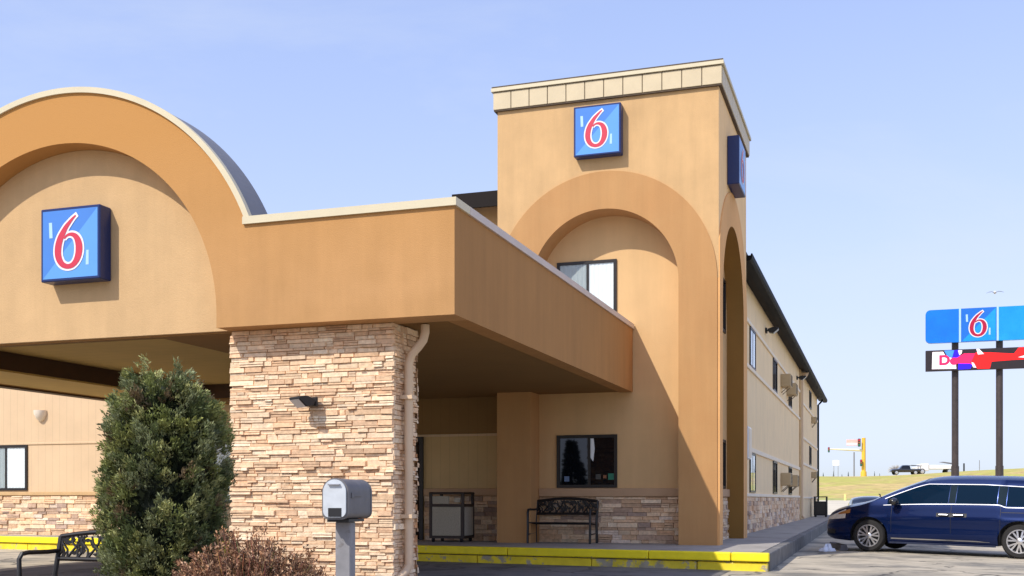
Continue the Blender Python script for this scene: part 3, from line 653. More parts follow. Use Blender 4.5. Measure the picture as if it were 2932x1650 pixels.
def box_sign(label, x0, x1, z0, z1, plane, depth, axis=1):
    """axis 1: on a wall facing -y; axis 0: on a wall facing +x (x0,x1 are then y)"""
    loc = ((x0 + x1) / 2, plane, z0) if axis == 1 else (plane, (x0 + x1) / 2, z0)
    root = thing('wall_sign', label, 'sign', loc, group='square blue 6 signs on the walls')
    c = MB(); fwd = -1 if axis == 1 else 1
    a, b = sorted((plane + fwd * .002, plane + fwd * depth))
    if axis == 1: c.bbox(x0, x1, a, b, z0, z1, .012)
    else: c.bbox(a, b, x0, x1, z0, z1, .012)
    c.build('case', M['blueside'], root)
    e = .035
    def P(u, v, d):
        s = x0 + e + (x1 - x0 - 2 * e) * u; z = z0 + e + (z1 - z0 - 2 * e) * v; q = plane + fwd * (depth + d)
        return (s, q, z) if axis == 1 else (q, s, z)
    sign_face(root, P, M['red'], M['blue2'], M['blue1'], M['pale'])
box_sign('square blue box sign with a red 6 on the arched canopy front', -10.15, -9.24, 3.89, 4.82, CY + RC - .004, .22)
box_sign('square blue box sign with a red 6 high on the tower front', -5.42, -4.52, 7.53, 8.47, TY, .20)
box_sign('blue box sign edge-on on the right side of the tower', 21.25, 22.3, 7.15, 8.08, TX1, .23, 0)

# ------------------------------------------------------------------ lamps, AC units, bins
def flood(label, p, n, s=1., mm='darkplast'):
    """twin-box floodlight: back plate, knuckle, hooded head; n = outward direction (unit, horizontal)"""
    n = Vector(n); rz = math.atan2(n.y, n.x) + PI / 2
    r = thing('wall_light', label, 'light', p, rz, 'black floodlights on the walls' , local=True)
    b = MB(); b.bbox(-.09 * s, .09 * s, -.05 * s, 0, -.07 * s, .07 * s, .01 * s); b.build('back_plate', M[mm], r)
    b = MB(); b.tube([(0, -.04 * s, 0), (0, -.10 * s, .0), (0, -.13 * s, -.01 * s)], .02 * s); b.build('arm', M[mm], r)
    b = MB(); hd = [(-.02, .03), (-.16, .075), (-.30, .055), (-.30, .02), (-.17, -.085), (-.05, -.06)]
    b.prism([(y * s - .05 * s, z * s) for y, z in hd], 0, -.13 * s, .13 * s); h = b.build('lamp_head', M[mm], r, bevel=.008)
    b = MB(); b.add([(-.115 * s, -.353 * s, .016 * s), (.115 * s, -.353 * s, .016 * s), (.115 * s, -.225 * s, -.09 * s), (-.115 * s, -.225 * s, -.09 * s)], [(0, 1, 2, 3)]); b.build('lens', M['mailface'], h)
    return r
f0 = flood('black floodlight on the stone pillar of the canopy', (-6.32, PY - .05, 2.27), (-.45, -.89, 0), .82)
flood('black floodlight under the wing eave nearest the tower', (WX, 32.1, 5.95), (1, 0, 0), 1.05)
flood('black floodlight under the wing eave beside the downspout', (WX, 44.7, 5.92), (1, 0, 0), 1.05)
ws = thing('wall_light', 'small white wedge wall light on the sunlit lobby siding', 'light', (-18.58, LY, 3.0), local=True)
b = MB(); b.lathe([(.02, -.16), (.10, -.10), (.16, .02), (.165, .10)], 20, 2, (0, -.01, .1)); o = b.build('shade', mat('cream_lamp', (.85, .75, .62), .5), ws, smooth=True)
b = MB(); b.box(-.07, .07, -.04, .0, -.02, .2); b.build('back_plate', M['pipe'], ws)
def ac(label, y, z, s=1.):
    r = thing('air_conditioner', label, 'air conditioner', (WX, y, z), group='air conditioners on the wing wall')
    b = MB(); b.bbox(WX + .002, WX + .33 * s, y - .36 * s, y + .36 * s, z, z + .42 * s, .02); b.build('case', M['ac'], r)
    b = MB()
    for i in range(8): b.box(WX + .33 * s + .002, WX + .33 * s + .01, y - .32 * s, y + .32 * s, z + (.04 + i * .045) * s, z + (.062 + i * .045) * s)
    b.build('grille', M['vent'], r)
    for dy_ in (-.3, .3): b = MB(); b.tube([(WX + .24 * s, y + dy_ * s, z), (WX + .02, y + dy_ * s, z - .2)], .012); b.build('bracket', M['vent'], r)
ac('tan upper-floor air conditioner nearer the tower', 37.6, 4.85); ac('tan upper-floor air conditioner nearer the downspout', 40.1, 4.80)
ac('tan ground-floor air conditioner nearer the tower', 37.6, 1.58); ac('tan ground-floor air conditioner nearer the downspout', 40.9, 1.58)
ac('tan upper air conditioner on the far end of the wing', 55, 4.80, .72); ac('tan lower air conditioner on the far end of the wing', 55, 2.15, .72)
mb_ = thing('meter_box', 'white utility box on the wing wall right behind the tower', 'utility box', (WX, 25.0, 2.0))
b = MB(); b.bbox(WX + .002, WX + .34, 24.75, 25.35, 2.02, 2.75, .02); b.build('case', M['whitep'], mb_)
b = MB(); b.bbox(WX + .342, WX + .352, 24.8, 25.3, 2.06, 2.71, .004); b.build('door', M['trimw'], mb_)
def bin_(label, loc, rz=0, dark=False):
    r = thing('litter_bin', label, 'bin', loc, rz, 'square litter bins along the walls', local=True)
    fr = M['darkplast'] if dark else mat('brown_bin_frame', (.035, .022, .016), .5)
    pn = mat('charcoal_panel', (.05, .045, .04), .8) if dark else M['binpanel']
    w_, d_, h_ = .36, .30, .98
    b = MB(); b.box(-w_ + .03, w_ - .03, -d_ + .03, d_ - .03, .11, .72); b.build('liner', fr, r)
    b = MB()
    for sx in (-1, 1):
        for sy in (-1, 1):
            x, y = sx * (w_ - .025), sy * (d_ - .025); b.bbox(x - .028, x + .028, y - .028, y + .028, .08, h_ - .04, .006)
    b.box(-w_, w_, -d_, d_, .70, .745); b.box(-w_, w_, -d_, d_, .07, .115); b.build('frame', fr, r)
    for sy in (-1, 1): b = MB(); b.bbox(-w_ + .06, w_ - .06, sy * (d_ - .012) - .012, sy * (d_ - .012) + .012, .125, .69, .005); b.build('panel', pn, r)
    for sx in (-1, 1): b = MB(); b.bbox(sx * (w_ - .012) - .012, sx * (w_ - .012) + .012, -d_ + .06, d_ - .06, .125, .69, .005); b.build('panel', pn, r)
    b = MB(); b.bbox(-w_ - .01, w_ + .01, -d_ - .01, d_ + .01, h_ - .045, h_, .015); b.build('lid', fr, r)
    b = MB(); b.bbox(-w_ + .06, .05, -d_ + .005, -d_ + .035, .75, .90, .004); b.build('chute_plate', pn, r); b = MB(); b.bbox(.16, w_ - .07, -d_ + .005, -d_ + .035, .78, .86, .004); b.build('chute_plate', pn, r)
    for sx in (-1, 1):
        for sy in (-1, 1):
            b = MB(); b.lathe([(.0, -.02), (.045, -.02), (.045, .02), (0, .02)], 12, 0, (sx * (w_ - .06), sy * (d_ - .06), .045)); b.build('wheel', M['tyre'], r)
    return r
bin_('brown litter bin with beige panels beside the entrance door', (-8.02, 20.28, FL))
bin_('dark litter bin at the far end of the wing wall', (-2.62, 54.5, FL), PI / 2, True)

# ------------------------------------------------------------------ benches
def bench(label, loc, rz, W=1.24, gold=False):
    r = thing('garden_bench', label, 'bench', loc, rz, 'black iron garden benches', local=True)
    B = M['black']; h = W / 2
    for s in (-1, 1):
        x = s * h
        b = MB(); b.tube([(x, .30, 0), (x, .27, .40), (x, .33, .66), (x, .36, .80)], .027, 8); b.build('back_post', B, r, smooth=True)
        b = MB(); b.tube([(x, -.24, 0), (x, -.22, .3), (x, -.23, .58), (x, -.19, .635), (x, -.10, .645), (x, .16, .64), (x, .32, .645)], .024, 8); b.build('arm', B, r, smooth=True)
        b = MB(); b.tube([(x, -.21, .17), (x, .27, .19)], .012, 6); b.build('stretcher', B, r)
    b = MB()
    for i in range(7): y = -.22 + i * .077; b.bbox(-h, h, y, y + .05, .385 - .012 * i / 2, .405 - .012 * i / 2, .005)
    b.build('seat', B, r)
    # back panel: curved top rail, bottom rail, leafy scrollwork between
    Y = lambda z: .27 + (z - .40) * .23
    b = MB(); n = 16
    top = [(-h + W * i / n, Y(.80 + .055 * math.sin(PI * i / n)), .80 + .055 * math.sin(PI * i / n)) for i in range(n + 1)]
    b.tube(top, .026, 8); b.tube([(-h, Y(.56), .56), (h, Y(.56), .56)], .024, 8)
    b.build('back_rail', B, r, smooth=True)
    b = MB(); q = random.Random(5)
    for i in range(9):
        cx = -h + W * (i + .5) / 9; zc = .695; s = 1 if i % 2 else -1
        b.tube([(cx - .07, Y(.57), .57), (cx - .02, Y(.64), .64), (cx + .03 * s, Y(.70), .70), (cx + .06 * s, Y(.77), .77), (cx + .01, Y(.81), .81)], .014, 5)
        b.tube([(cx + .065, Y(.57), .57), (cx + .05, Y(.66), .66), (cx - .03, Y(.73), .73), (cx - .06, Y(.80), .80)], .013, 5)
        for k in range(7):      # leaves
            lx, lz, a = cx + q.uniform(-.06, .06), q.uniform(.60, .79), q.uniform(0, PI); l, w2 = .058, .022
            c_, s_ = math.cos(a), math.sin(a)
            P = lambda u, v: (lx + u * c_ - v * s_, Y(lz) + .004, lz + u * s_ + v * c_)
            b.add([P(-l, 0), P(0, w2), P(l, 0), P(0, -w2)] + [(p[0], p[1] - .012, p[2]) for p in (P(-l, 0), P(0, w2), P(l, 0), P(0, -w2))], [(0, 1, 2, 3), (4, 5, 6, 7), (0, 1, 5, 4), (1, 2, 6, 5), (2, 3, 7, 6), (3, 0, 4, 7)])
    c = b.build('back_scrollwork', B, r)
    return r
bench('black iron bench with leafy back against the tower stone base', (-5.72, YR - .50, FL), 0, 1.22)
bp = at(140, 12.0, 0)
bench('black iron bench in the left foreground by the green shrub', (bp.x + .63, bp.y - .33, -.085), R(-3), 1.26)

# ------------------------------------------------------------------ mailbox
mp = at(869, 7.3, 0)
mbx = thing('mailbox', 'grey rounded mailbox on a square grey post before the stone pillar', 'mailbox', (mp.x, mp.y, -.08), R(7), local=True)
b = MB(); b.bbox(-.052, .052, -.052, .052, -.05, 1.052, .006); b.build('post', M['postgrey'], mbx)
b = MB(); b.box(-.075, .075, -.14, .16, 1.053, 1.071); b.build('mounting_board', M['darkplast'], mbx)
w2, hb, hs_, y0, y1 = .086, 1.072, 1.25, -.19, .28
prof = [(-w2 + .045 - .045 * math.sin(PI / 2 * i / 6), hb + .045 - .045 * math.cos(PI / 2 * i / 6)) for i in range(7)][::-1] + [(w2 - .045 + .045 * math.sin(PI / 2 * i / 6), hb + .045 - .045 * math.cos(PI / 2 * i / 6)) for i in range(7)] + [(w2 * math.cos(PI * i / 20), hs_ + w2 * 1.0 * math.sin(PI * i / 20)) for i in range(21)]
b = MB(); b.prism(prof, 1, y0, y1); b.build('body', M['mailgrey'], mbx, smooth=True)
prof2 = [(x * 1.04, (z - hb) * 1.015 + hb - .002) for x, z in prof]
b = MB(); b.prism(prof2, 1, y0 - .003, y0 + .03); b.prism(prof2, 1, y1 - .02, y1 + .004); b.build('rim', M['mailgrey'], mbx, smooth=True)
prof3 = [(x * .90, (z - hb) * .93 + hb + .012) for x, z in prof]
b = MB(); b.prism(prof3, 1, y0 - .016, y0 - .004); dr = b.build('door', M['mailface'], mbx, smooth=True)
b = MB(); b.box(-.042, .048, y0 - .0185, y0 - .017, 1.088, 1.145); b.build('dark_label', M['darkplast'], dr)
b = MB(); b.box(-.04, .04, y0 - .032, y0 - .0165, 1.292, 1.300); b.build('handle', M['galv'], dr)
b = MB(); b.bbox(w2, w2 + .008, y0 + .06, y0 + .10, 1.21, 1.245, .002); b.box(w2 + .001, w2 + .007, y0 + .09, y0 + .26, 1.22, 1.235); b.build('flag', M['mailgrey'], mbx)

# ------------------------------------------------------------------ foliage
def leaf_tuft(mb, p, d, n, l, w_, r, c):
    d = d.normalized()
    for k in range(n):
        v = (d + Vector((r.gauss(0, .42), r.gauss(0, .42), r.gauss(0, .36)))).normalized()
        s = v.cross(Vector((r.gauss(0, 1), r.gauss(0, 1), r.gauss(0, 1)))).normalized() * w_ * r.uniform(.7, 1.3); ll = l * r.uniform(.55, 1.25)
        q = p + Vector((r.gauss(0, .012), r.gauss(0, .012), r.gauss(0, .012))); m_ = r.uniform(.72, 1.28); mb.curc = tuple(x * m_ for x in c)
        mb.face([q - s * .5, q + v * ll * .55 - s, q + v * ll, q + v * ll * .55 + s])
def juniper():
    p0 = at(414, 10.0, 0); X, Y = p0.x, p0.y; r = random.Random(11)
    root = thing('evergreen_shrub', 'tall dense dark green juniper shrub in front of the stone pillar', 'shrub', (X, Y, -.06), local=True)
    prof = [(0, .33), (.4, .395), (.8, .445), (1.2, .465), (1.5, .455), (1.75, .41), (1.95, .34), (2.1, .265), (2.2, .19), (2.3, .10), (2.36, .03)]
    def rad(z):
        for (a, ra), (b, rb) in zip(prof[:-1], prof[1:]):
            if a <= z <= b: return ra + (rb - ra) * (z - a) / (b - a)
        return .02
    b = MB(); b.tube([(0, 0, -.05), (.02, 0, .8), (0, .01, 1.7)], [.06, .05, .02], 7); b.build('trunk', M['bark'], root)
    mb = MB(); cl = []
    for i in range(560):       # plumes: upward pointing clumps, each of many small sprays
        z = r.uniform(.0, 2.12); th = r.uniform(0, 2 * PI); rr = rad(z) * r.choice((.95, .98, 1.02, .9, .94))
        lump = 1 + .09 * math.sin(3 * th + z * 4) + .06 * math.sin(7 * th - z * 6)
        cl.append((Vector((rr * lump * math.cos(th), rr * lump * math.sin(th), z)), th))
    cl += [(Vector((-.08, -.05, 2.24)), 4.), (Vector((-.06, .0, 2.2)), 2.), (Vector((.18, -.02, 2.26)), 5.), (Vector((.2, .03, 2.22)), 1.), (Vector((-.05, -.05, 2.16)), 4.), (Vector((.16, -.04, 2.14)), 0.), (Vector((.2, .0, 2.05)), 0.), (Vector((-.1, 0, 2.08)), 3.), (Vector((.05, .08, 2.1)), 1.), (Vector((-.2, -.05, 1.95)), 3.5), (Vector((.3, -.05, 1.9)), 0.)]
    for c, th in cl:
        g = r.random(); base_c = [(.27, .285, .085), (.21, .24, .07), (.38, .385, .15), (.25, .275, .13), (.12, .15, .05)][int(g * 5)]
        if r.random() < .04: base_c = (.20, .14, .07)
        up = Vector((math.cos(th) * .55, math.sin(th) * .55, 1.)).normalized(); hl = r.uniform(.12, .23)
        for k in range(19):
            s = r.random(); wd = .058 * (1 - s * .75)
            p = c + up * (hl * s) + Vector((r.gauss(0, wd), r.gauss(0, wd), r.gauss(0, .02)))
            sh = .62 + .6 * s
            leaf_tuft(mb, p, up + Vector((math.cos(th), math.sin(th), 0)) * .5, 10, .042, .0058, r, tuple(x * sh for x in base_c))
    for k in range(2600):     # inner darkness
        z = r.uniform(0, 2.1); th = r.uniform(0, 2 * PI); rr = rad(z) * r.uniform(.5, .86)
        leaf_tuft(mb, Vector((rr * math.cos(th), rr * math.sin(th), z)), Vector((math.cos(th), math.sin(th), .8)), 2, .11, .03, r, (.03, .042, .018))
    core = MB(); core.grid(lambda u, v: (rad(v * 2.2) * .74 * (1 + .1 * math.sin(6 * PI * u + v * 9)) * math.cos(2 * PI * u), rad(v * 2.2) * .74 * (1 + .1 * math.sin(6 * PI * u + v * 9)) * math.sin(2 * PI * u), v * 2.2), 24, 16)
    core.build('shade_core', mat('deep_shade_leaf', (.012, .018, .008), .9, .3, 20.), root)  # solid core painted dark as the shade inside the shrub
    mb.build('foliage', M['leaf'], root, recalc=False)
juniper()
def brown_shrub():
    r = random.Random(23); p0 = at(640, 9.2, 0)
    root = thing('dry_shrub', 'low reddish brown leafless shrub beside the evergreen shrub', 'shrub', (p0.x, p0.y, -.06), R(18), local=True)
    st = MB(); lf = MB(); C = [(.36, .18, .09), (.44, .24, .13), (.26, .13, .07), (.50, .31, .19), (.17, .085, .05)]
    def top(x): return .90 - .42 * max(0, x + .05) ** 1.1 - 1.1 * max(0, abs(x) - .52) - .45 * max(0, -x - .15) + .05 * math.sin(x * 17)
    for i in range(760):
        x = r.uniform(-.72, .78); y = r.uniform(-.34, .34); h = max(.15, top(x) * r.uniform(.62, 1.06) * (1 - .9 * (y / .55) ** 2))
        b0 = Vector((x * .45, y * .5, 0)); tip = Vector((x, y, h)); md = b0.lerp(tip, .5) + Vector((r.gauss(0, .03), r.gauss(0, .03), .05))
        st.curc = tuple(v * r.uniform(.5, 1.) for v in r.choice(C)); st.tube([b0, md, tip], [.006, .0045, .002], 3, False)
        for k in range(13):
            s = r.uniform(.35, 1.03); p = md.lerp(tip, (s - .5) * 2) if s > .5 else b0.lerp(md, s * 2)
            q = r.uniform(.5, 1.25) * (.45 + .65 * s)
            leaf_tuft(lf, p, (tip - md) + Vector((r.gauss(0, .3), r.gauss(0, .3), .1)), 5, .034, .0065, r, tuple(v * q for v in r.choice(C)))
    st.build('branches', M['twig'], root, recalc=False); lf.build('dry_leaves', M['twig'], root, recalc=False)
brown_shrub()

# ------------------------------------------------------------------ vehicles
def lerp_tab(tab, x):
    if x <= tab[0][0]: return tab[0][1]
    for (a, u), (b, v) in zip(tab[:-1], tab[1:]):
        if x <= b:
            s = (x - a) / (b - a); return u + (v - u) * s
    return tab[-1][1]
def smooth_tab(tab, k=6):
    P = [tuple(p) for p in tab]; return [(q[0], q[1]) for q in smooth_path(P, k)]
class Car:
    """lofted body; x forward, y left. top(x): centre-line height, hw(x): half width at the shoulder, belt(x): shoulder height"""
    def __init__(s, top, hw, belt, zb, axles, wr, tumble=.34, crown=.05):
        s.top = smooth_tab(top); s.hw = smooth_tab(hw); s.belt = smooth_tab(belt); s.zb = zb; s.axles = axles; s.wr = wr; s.tumble = tumble; s.crown = crown
        s.x0, s.x1 = top[0][0], top[-1][0]
    def T(s, x): return lerp_tab(s.top, x)
    def W(s, x): return lerp_tab(s.hw, x)
    def Bz(s, x): return min(lerp_tab(s.belt, x), s.T(x) - .03)
    def bottom(s, x):
        z = lerp_tab(s.zb, x)
        for a in s.axles:
            d = abs(x - a); r = s.wr * 1.18
            if d < r: z = max(z, s.wr + math.sqrt(r * r - d * d))
        return z
    def side(s, x, z):
        """half width of the body side at (x, z)"""
        w_ = s.W(x); bz = s.Bz(x); z0 = lerp_tab(s.zb, x)
        if z <= bz:
            k = (z - z0) / max(.05, bz - z0)      # 0 sill .. 1 belt
            bul = -.075 * (1 - min(1, k / .30)) ** 2 - .055 * max(0, (k - .62) / .38) ** 1.5 + .012 * math.exp(-((k - .66) / .07) ** 2) - .012 * math.exp(-((k - .36) / .16) ** 2)
            return w_ + bul
        rise = z - bz
        return w_ - .055 - s.tumble * rise - .30 * rise * rise
    def ring(s, x):
        zb = s.bottom(x); bz = max(s.Bz(x), zb + .02); tz = s.T(x); pts = []
        edge = max(bz + .005, tz - s.crown - .045)
        n1, n2 = 14, 8
        zs = [zb + (bz - zb) * i / n1 for i in range(n1 + 1)] + [bz + (edge - bz) * i / n2 for i in range(1, n2 + 1)]
        half = [(0, zb), (s.side(x, zb) * .5, zb)] + [(s.side(x, z), z) for z in zs]
        we = half[-1][0]
        for i in range(1, 7):
            a = i / 6; y = we * (1 - a); y = we * math.cos(a * PI / 2) ** .9 if a < 1 else 0
            half.append((y, edge + (tz - edge) * (1 - (y / we) ** 2.6 if we > 0 else 1)))
        return half
    def body(s, root, m, under):
        xs = [s.x0 + (s.x1 - s.x0) * i / 110 for i in range(111)]
        for a in s.axles: xs += [a + s.wr * 1.18 * math.cos(PI * i / 22) for i in range(23)]
        xs = sorted(xs); xx = [xs[0]]
        for x in xs[1:]:
            if x - xx[-1] > .004: xx.append(x)
        mb = MB(); rings = [s.ring(x) for x in xx]; n = len(rings[0])
        for sg in (1, -1):
            vs = [(x, sg * y, z) for x, rg in zip(xx, rings) for y, z in rg]
            i0 = len(mb.v); mb.v += vs
            for i in range(len(xx) - 1):
                for j in range(n - 1):
                    mb.f.append((i0 + i * n + j, i0 + (i + 1) * n + j, i0 + (i + 1) * n + j + 1, i0 + i * n + j + 1)); mb.c.append((1, 1, 1)); mb.mi.append(1 if j < 2 else 0)
            for i in (0, len(xx) - 1): mb.f.append(tuple(i0 + i * n + j for j in range(n))); mb.c.append((1, 1, 1)); mb.mi.append(0)
        return mb.build('body', [m, under], root, smooth=True)
    def patch(s, root, name, m, xs, zlo, zhi, off=.006, sides=(1,), n=None, smooth=True):
        """panel lying on the body side between curves zlo(x), zhi(x)"""
        n = n or 18
        for sg in sides:
            def fn(u, v):
                x = xs[0] + (xs[1] - xs[0]) * u; z = zlo(x) + (zhi(x) - zlo(x)) * v
                return (x, sg * (s.side(x, z) + off), z)
            mb = MB(); mb.grid(fn, n, 5); mb.build(name, m, root, smooth=smooth)
    def screen(s, root, name, m, xa, xb, fa, off=.006):
        mb = MB()
        def fn(u, v):
            x = xa + (xb - xa) * u; rg = s.ring(x); we = rg[-7][0] * fa; y = we * (2 * v - 1); tz = s.T(x); ez = rg[-7][1]
            return (x, y, ez + (tz - ez) * (1 - abs(y / rg[-7][0]) ** 2.6) + off)
        mb.grid(fn, 14, 14); return mb.build(name, m, root, smooth=True)
def wheel(root, x, y, r, wd, sg, spokes=7, detail=True):
    b = MB(); w2 = wd / 2; rr = r * .70
    prof = [(rr, -w2), (r * .9, -w2), (r * .985, -w2 * .7), (r, -w2 * .3), (r, w2 * .3), (r * .985, w2 * .7), (r * .9, w2), (rr, w2), (rr * .97, w2 * .6), (rr * .97, -w2)]
    b.lathe(prof, 36, 1, (x, y, r)); t = b.build('wheel', M['tyre'], root, smooth=True)
    f = y + sg * w2 * .72
    b = MB(); b.lathe([(rr * .99, f + sg * w2 * .28), (rr * .91, f + sg * w2 * .28), (rr * .87, f - sg * .03), (rr * .86, f - sg * .09)], 36, 1, (x, 0, r))
    if detail:
        for k in range(spokes):
            a = 2 * PI * k / spokes + .25; c, q = math.cos(a), math.sin(a)
            for da in (-.17, .17):
                c2, q2 = math.cos(a + da * 1.15), math.sin(a + da * 1.15); n2 = Vector((-q2, 0, c2)); e = Vector((c2, 0, q2)); c0 = Vector((c, 0, q)); o = Vector((x, f, r))
                p1 = o + c0 * rr * .20; p2 = o + e * rr * .90; h1, h2 = rr * .055, rr * .075
                Yo = Vector((0, sg * .022, 0)); Y2 = Vector((0, sg * .010, 0))
                b.add([p1 - n2 * h1 + Yo, p1 + n2 * h1 + Yo, p2 + n2 * h2 + Y2, p2 - n2 * h2 + Y2, p1 - n2 * h1 - Yo, p1 + n2 * h1 - Yo, p2 + n2 * h2 - Yo, p2 - n2 * h2 - Yo],
                      [(0, 1, 2, 3), (0, 1, 5, 4), (1, 2, 6, 5), (2, 3, 7, 6), (3, 0, 4, 7)])
        b.lathe([(0, f + sg * .036), (rr * .15, f + sg * .034), (rr * .26, f + sg * .022), (rr * .27, f - sg * .02)], 20, 1, (x, 0, r))
    else: b.lathe([(0, f + sg * .02), (rr * .9, f)], 20, 1, (x, 0, r))
    b.build('rim', M['rim'], t, smooth=True)
    b = MB(); b.lathe([(0, f - sg * .075), (rr * .9, f - sg * .075)], 24, 1, (x, 0, r)); b.build('brake_disc', M['darkplast'], t)

M['trimc'] = mat('satin_trim', (.42, .44, .50), .38, .02, metallic=.8)
VP = at(2185, 23.6, 0); VR = at(2567, 21.8, 0); hd_ = (VP - VR); ang = math.atan2(hd_.y, hd_.x); mid = (VP + VR) / 2 + Vector((math.sin(ang), -math.cos(ang), 0)) * .90
van = thing('parked_minivan', 'dark blue minivan parked nose-in beside the wing walkway', 'minivan', (mid.x, mid.y, hz(mid.x, mid.y) + .004), ang, local=True, ry=R(-1.15))
VC = Car(top=[(-2.66, .98), (-2.62, 1.16), (-2.50, 1.42), (-2.30, 1.58), (-2.0, 1.63), (-1.2, 1.655), (-.5, 1.665), (0.1, 1.645), (.45, 1.585), (1.0, 1.375), (1.45, 1.175), (1.72, 1.085), (2.05, 1.015), (2.35, .925), (2.50, .82), (2.58, .70), (2.61, .58)],
   hw=[(-2.66, .70), (-2.60, .82), (-2.45, .91), (-2.2, .965), (-1.5, 1.0), (0, 1.0), (1.2, .995), (1.7, .975), (2.05, .93), (2.3, .85), (2.46, .73), (2.55, .60), (2.61, .42)],
   belt=[(-2.66, .80), (-2.5, 1.0), (-1.35, 1.005), (-1.22, 1.01), (-1.12, 1.045), (-.9, 1.055), (.3, 1.04), (1.2, 1.0), (1.55, .985), (1.95, .93), (2.3, .83), (2.5, .70), (2.61, .52)],
   zb=[(-2.66, .42), (-2.5, .30), (-1.9, .24), (1.0, .20), (1.95, .22), (2.3, .24), (2.61, .32)], axles=(1.5, -1.5), wr=.345)
VC.body(van, M['paint'], M['darkplast'])
for sx in (1.5, -1.5):
    for sg in (1, -1): wheel(van, sx, sg * .865, .345, .225, sg)
bz = lambda x: VC.Bz(x)
roofz = lambda x: min(1.455 - .05 * max(0, -x - .8), VC.T(x) - .165)
# side windows: front, sliding door, rear quarter
VC.patch(van, 'window', M['tealglass'], (-.12, 1.12), lambda x: bz(x) + .022, lambda x: max(bz(x) + .026, roofz(x)), sides=(1, -1))
VC.patch(van, 'window', M['tealglass'], (-1.06, -.27), lambda x: bz(x) + .022, roofz, sides=(1, -1))
VC.patch(van, 'window', M['tealglass'], (-2.28, -1.24), lambda x: bz(x) + .03, roofz, sides=(1, -1))
VC.patch(van, 'pillar_cover', mat('gloss_pillar', (.012, .024, .036), .6, spec=.05), (-.262, -.128), lambda x: bz(x) + .03, lambda x: roofz(x) - .003, off=.005, sides=(1, -1), n=3)
VC.patch(van, 'pillar_cover', mat('gloss_pillar', (.012, .024, .036), .6, spec=.05), (-1.23, -1.07), lambda x: bz(x) + .03, lambda x: roofz(x) - .003, off=.005, sides=(1, -1), n=3)
VC.patch(van, 'window_moulding', M['trimc'], (-2.3, 1.18), lambda x: roofz(x) + .006 if roofz(x) > bz(x) + .03 else bz(x) + .02, lambda x: max(roofz(x) + .019, bz(x) + .03), off=.010, sides=(1, -1), n=60)
VC.patch(van, 'belt_moulding', M['trimc'], (-2.3, 1.2), lambda x: bz(x) + .001, lambda x: bz(x) + .013, off=.012, sides=(1, -1), n=70)
VC.patch(van, 'sill_moulding', M['chrome'], (-.95, 1.02), lambda x: .300, lambda x: .325 - .02 * sst(-.6, -.95, x), off=.008, sides=(1, -1), n=30)
VC.patch(van, 'sill_skirt', mat('grey_blue_skirt', (.03, .045, .11), .35, coat=.4), (-1.06, 1.06), lambda x: .205, lambda x: .245, off=.02, sides=(1, -1), n=20)
for x in (-.19, 1.02, -1.14):
    VC.patch(van, 'door_seam', M['darkplast'], (x - .004, x + .004), lambda q: .33, lambda q: bz(q) - .015, off=.0025, sides=(1, -1), n=2)
VC.patch(van, 'slide_rail', M['darkplast'], (-2.2, -1.16), lambda x: .905, lambda x: .918, off=.003, sides=(1, -1), n=20)
for a, b_ in ((-.15, .05), (-.45, -.24)):
    for sg in (1, -1):
      mb = MB(); mb.tube([(a, sg * (VC.side(a, .835) - .0), .835), (a + .015, sg * (VC.side(a, .835) + .035), .836), (b_ - .015, sg * (VC.side(b_, .835) + .035), .836), (b_, sg * VC.side(b_, .835), .835)], .0165, 8)
      mb.build('door_handle', M['chrome'], van, smooth=True)
VC.patch(van, 'handle_recess', M['darkplast'], (-.50, .10), lambda x: .795, lambda x: .872, off=.002, sides=(1, -1))
VC.patch(van, 'headlight', M['lamp'], (2.02, 2.48), lambda x: .66 + .10 * (2.48 - x), lambda x: min(.71 + .42 * (2.48 - x), bz(x) - .01), off=.008, sides=(1, -1))
VC.patch(van, 'indicator', M['amber'], (1.92, 2.20), lambda x: .78 + .14 * (2.20 - x), lambda x: min(.81 + .36 * (2.20 - x), bz(x) - .012), off=.011, sides=(1, -1))
VC.patch(van, 'fog_lamp', M['darkplast'], (2.26, 2.50), lambda x: .36, lambda x: .46, off=.008, sides=(1, -1))
VC.screen(van, 'windscreen', M['shield'], .42, 1.42, .96)
VC.screen(van, 'rear_window', M['shield'], -2.58, -2.38, .85)
mb = MB(); mb.grid(lambda u, v: (2.612 - .10 * abs(2 * u - 1) ** 2 - .03 * v, (2 * u - 1) * .42, .46 + .22 * v), 10, 4); mb.build('grille', M['darkplast'], van, smooth=True)
mb = MB(); mb.grid(lambda u, v: (2.622 - .10 * abs(2 * u - 1) ** 2, (2 * u - 1) * .40, .60 + .03 * v), 10, 1); mb.build('grille_bar', M['chrome'], van, smooth=True)
mb = MB(); mb.grid(lambda u, v: (2.60 - .22 * abs(2 * u - 1) ** 2.5, (2 * u - 1) * .70, .26 + .12 * v), 12, 2); mb.build('bumper_intake', M['darkplast'], van, smooth=True)
for sg in (1, -1):
    mb = MB(); c = Vector((.93, sg * 1.10, 1.085)); vs = []
    for i in range(9):
        th = PI * i / 8
        for k in range(14):
            f = 2 * PI * k / 14; q = Vector((math.cos(th) * .085 + .015 * math.cos(f), math.sin(th) * math.cos(f) * .115, math.sin(th) * math.sin(f) * .085)); vs.append(c + q)
    mb.add(vs, [(i * 14 + k, i * 14 + (k + 1) % 14, (i + 1) * 14 + (k + 1) % 14, (i + 1) * 14 + k) for i in range(8) for k in range(14)])
    mr = mb.build('mirror', M['blackp'], van, smooth=True)
    mb = MB(); mb.tube([(.95, sg * .93, 1.02), (.94, sg * 1.05, 1.06)], .035, 8); mb.build('mirror_arm', M['darkplast'], mr, smooth=True)
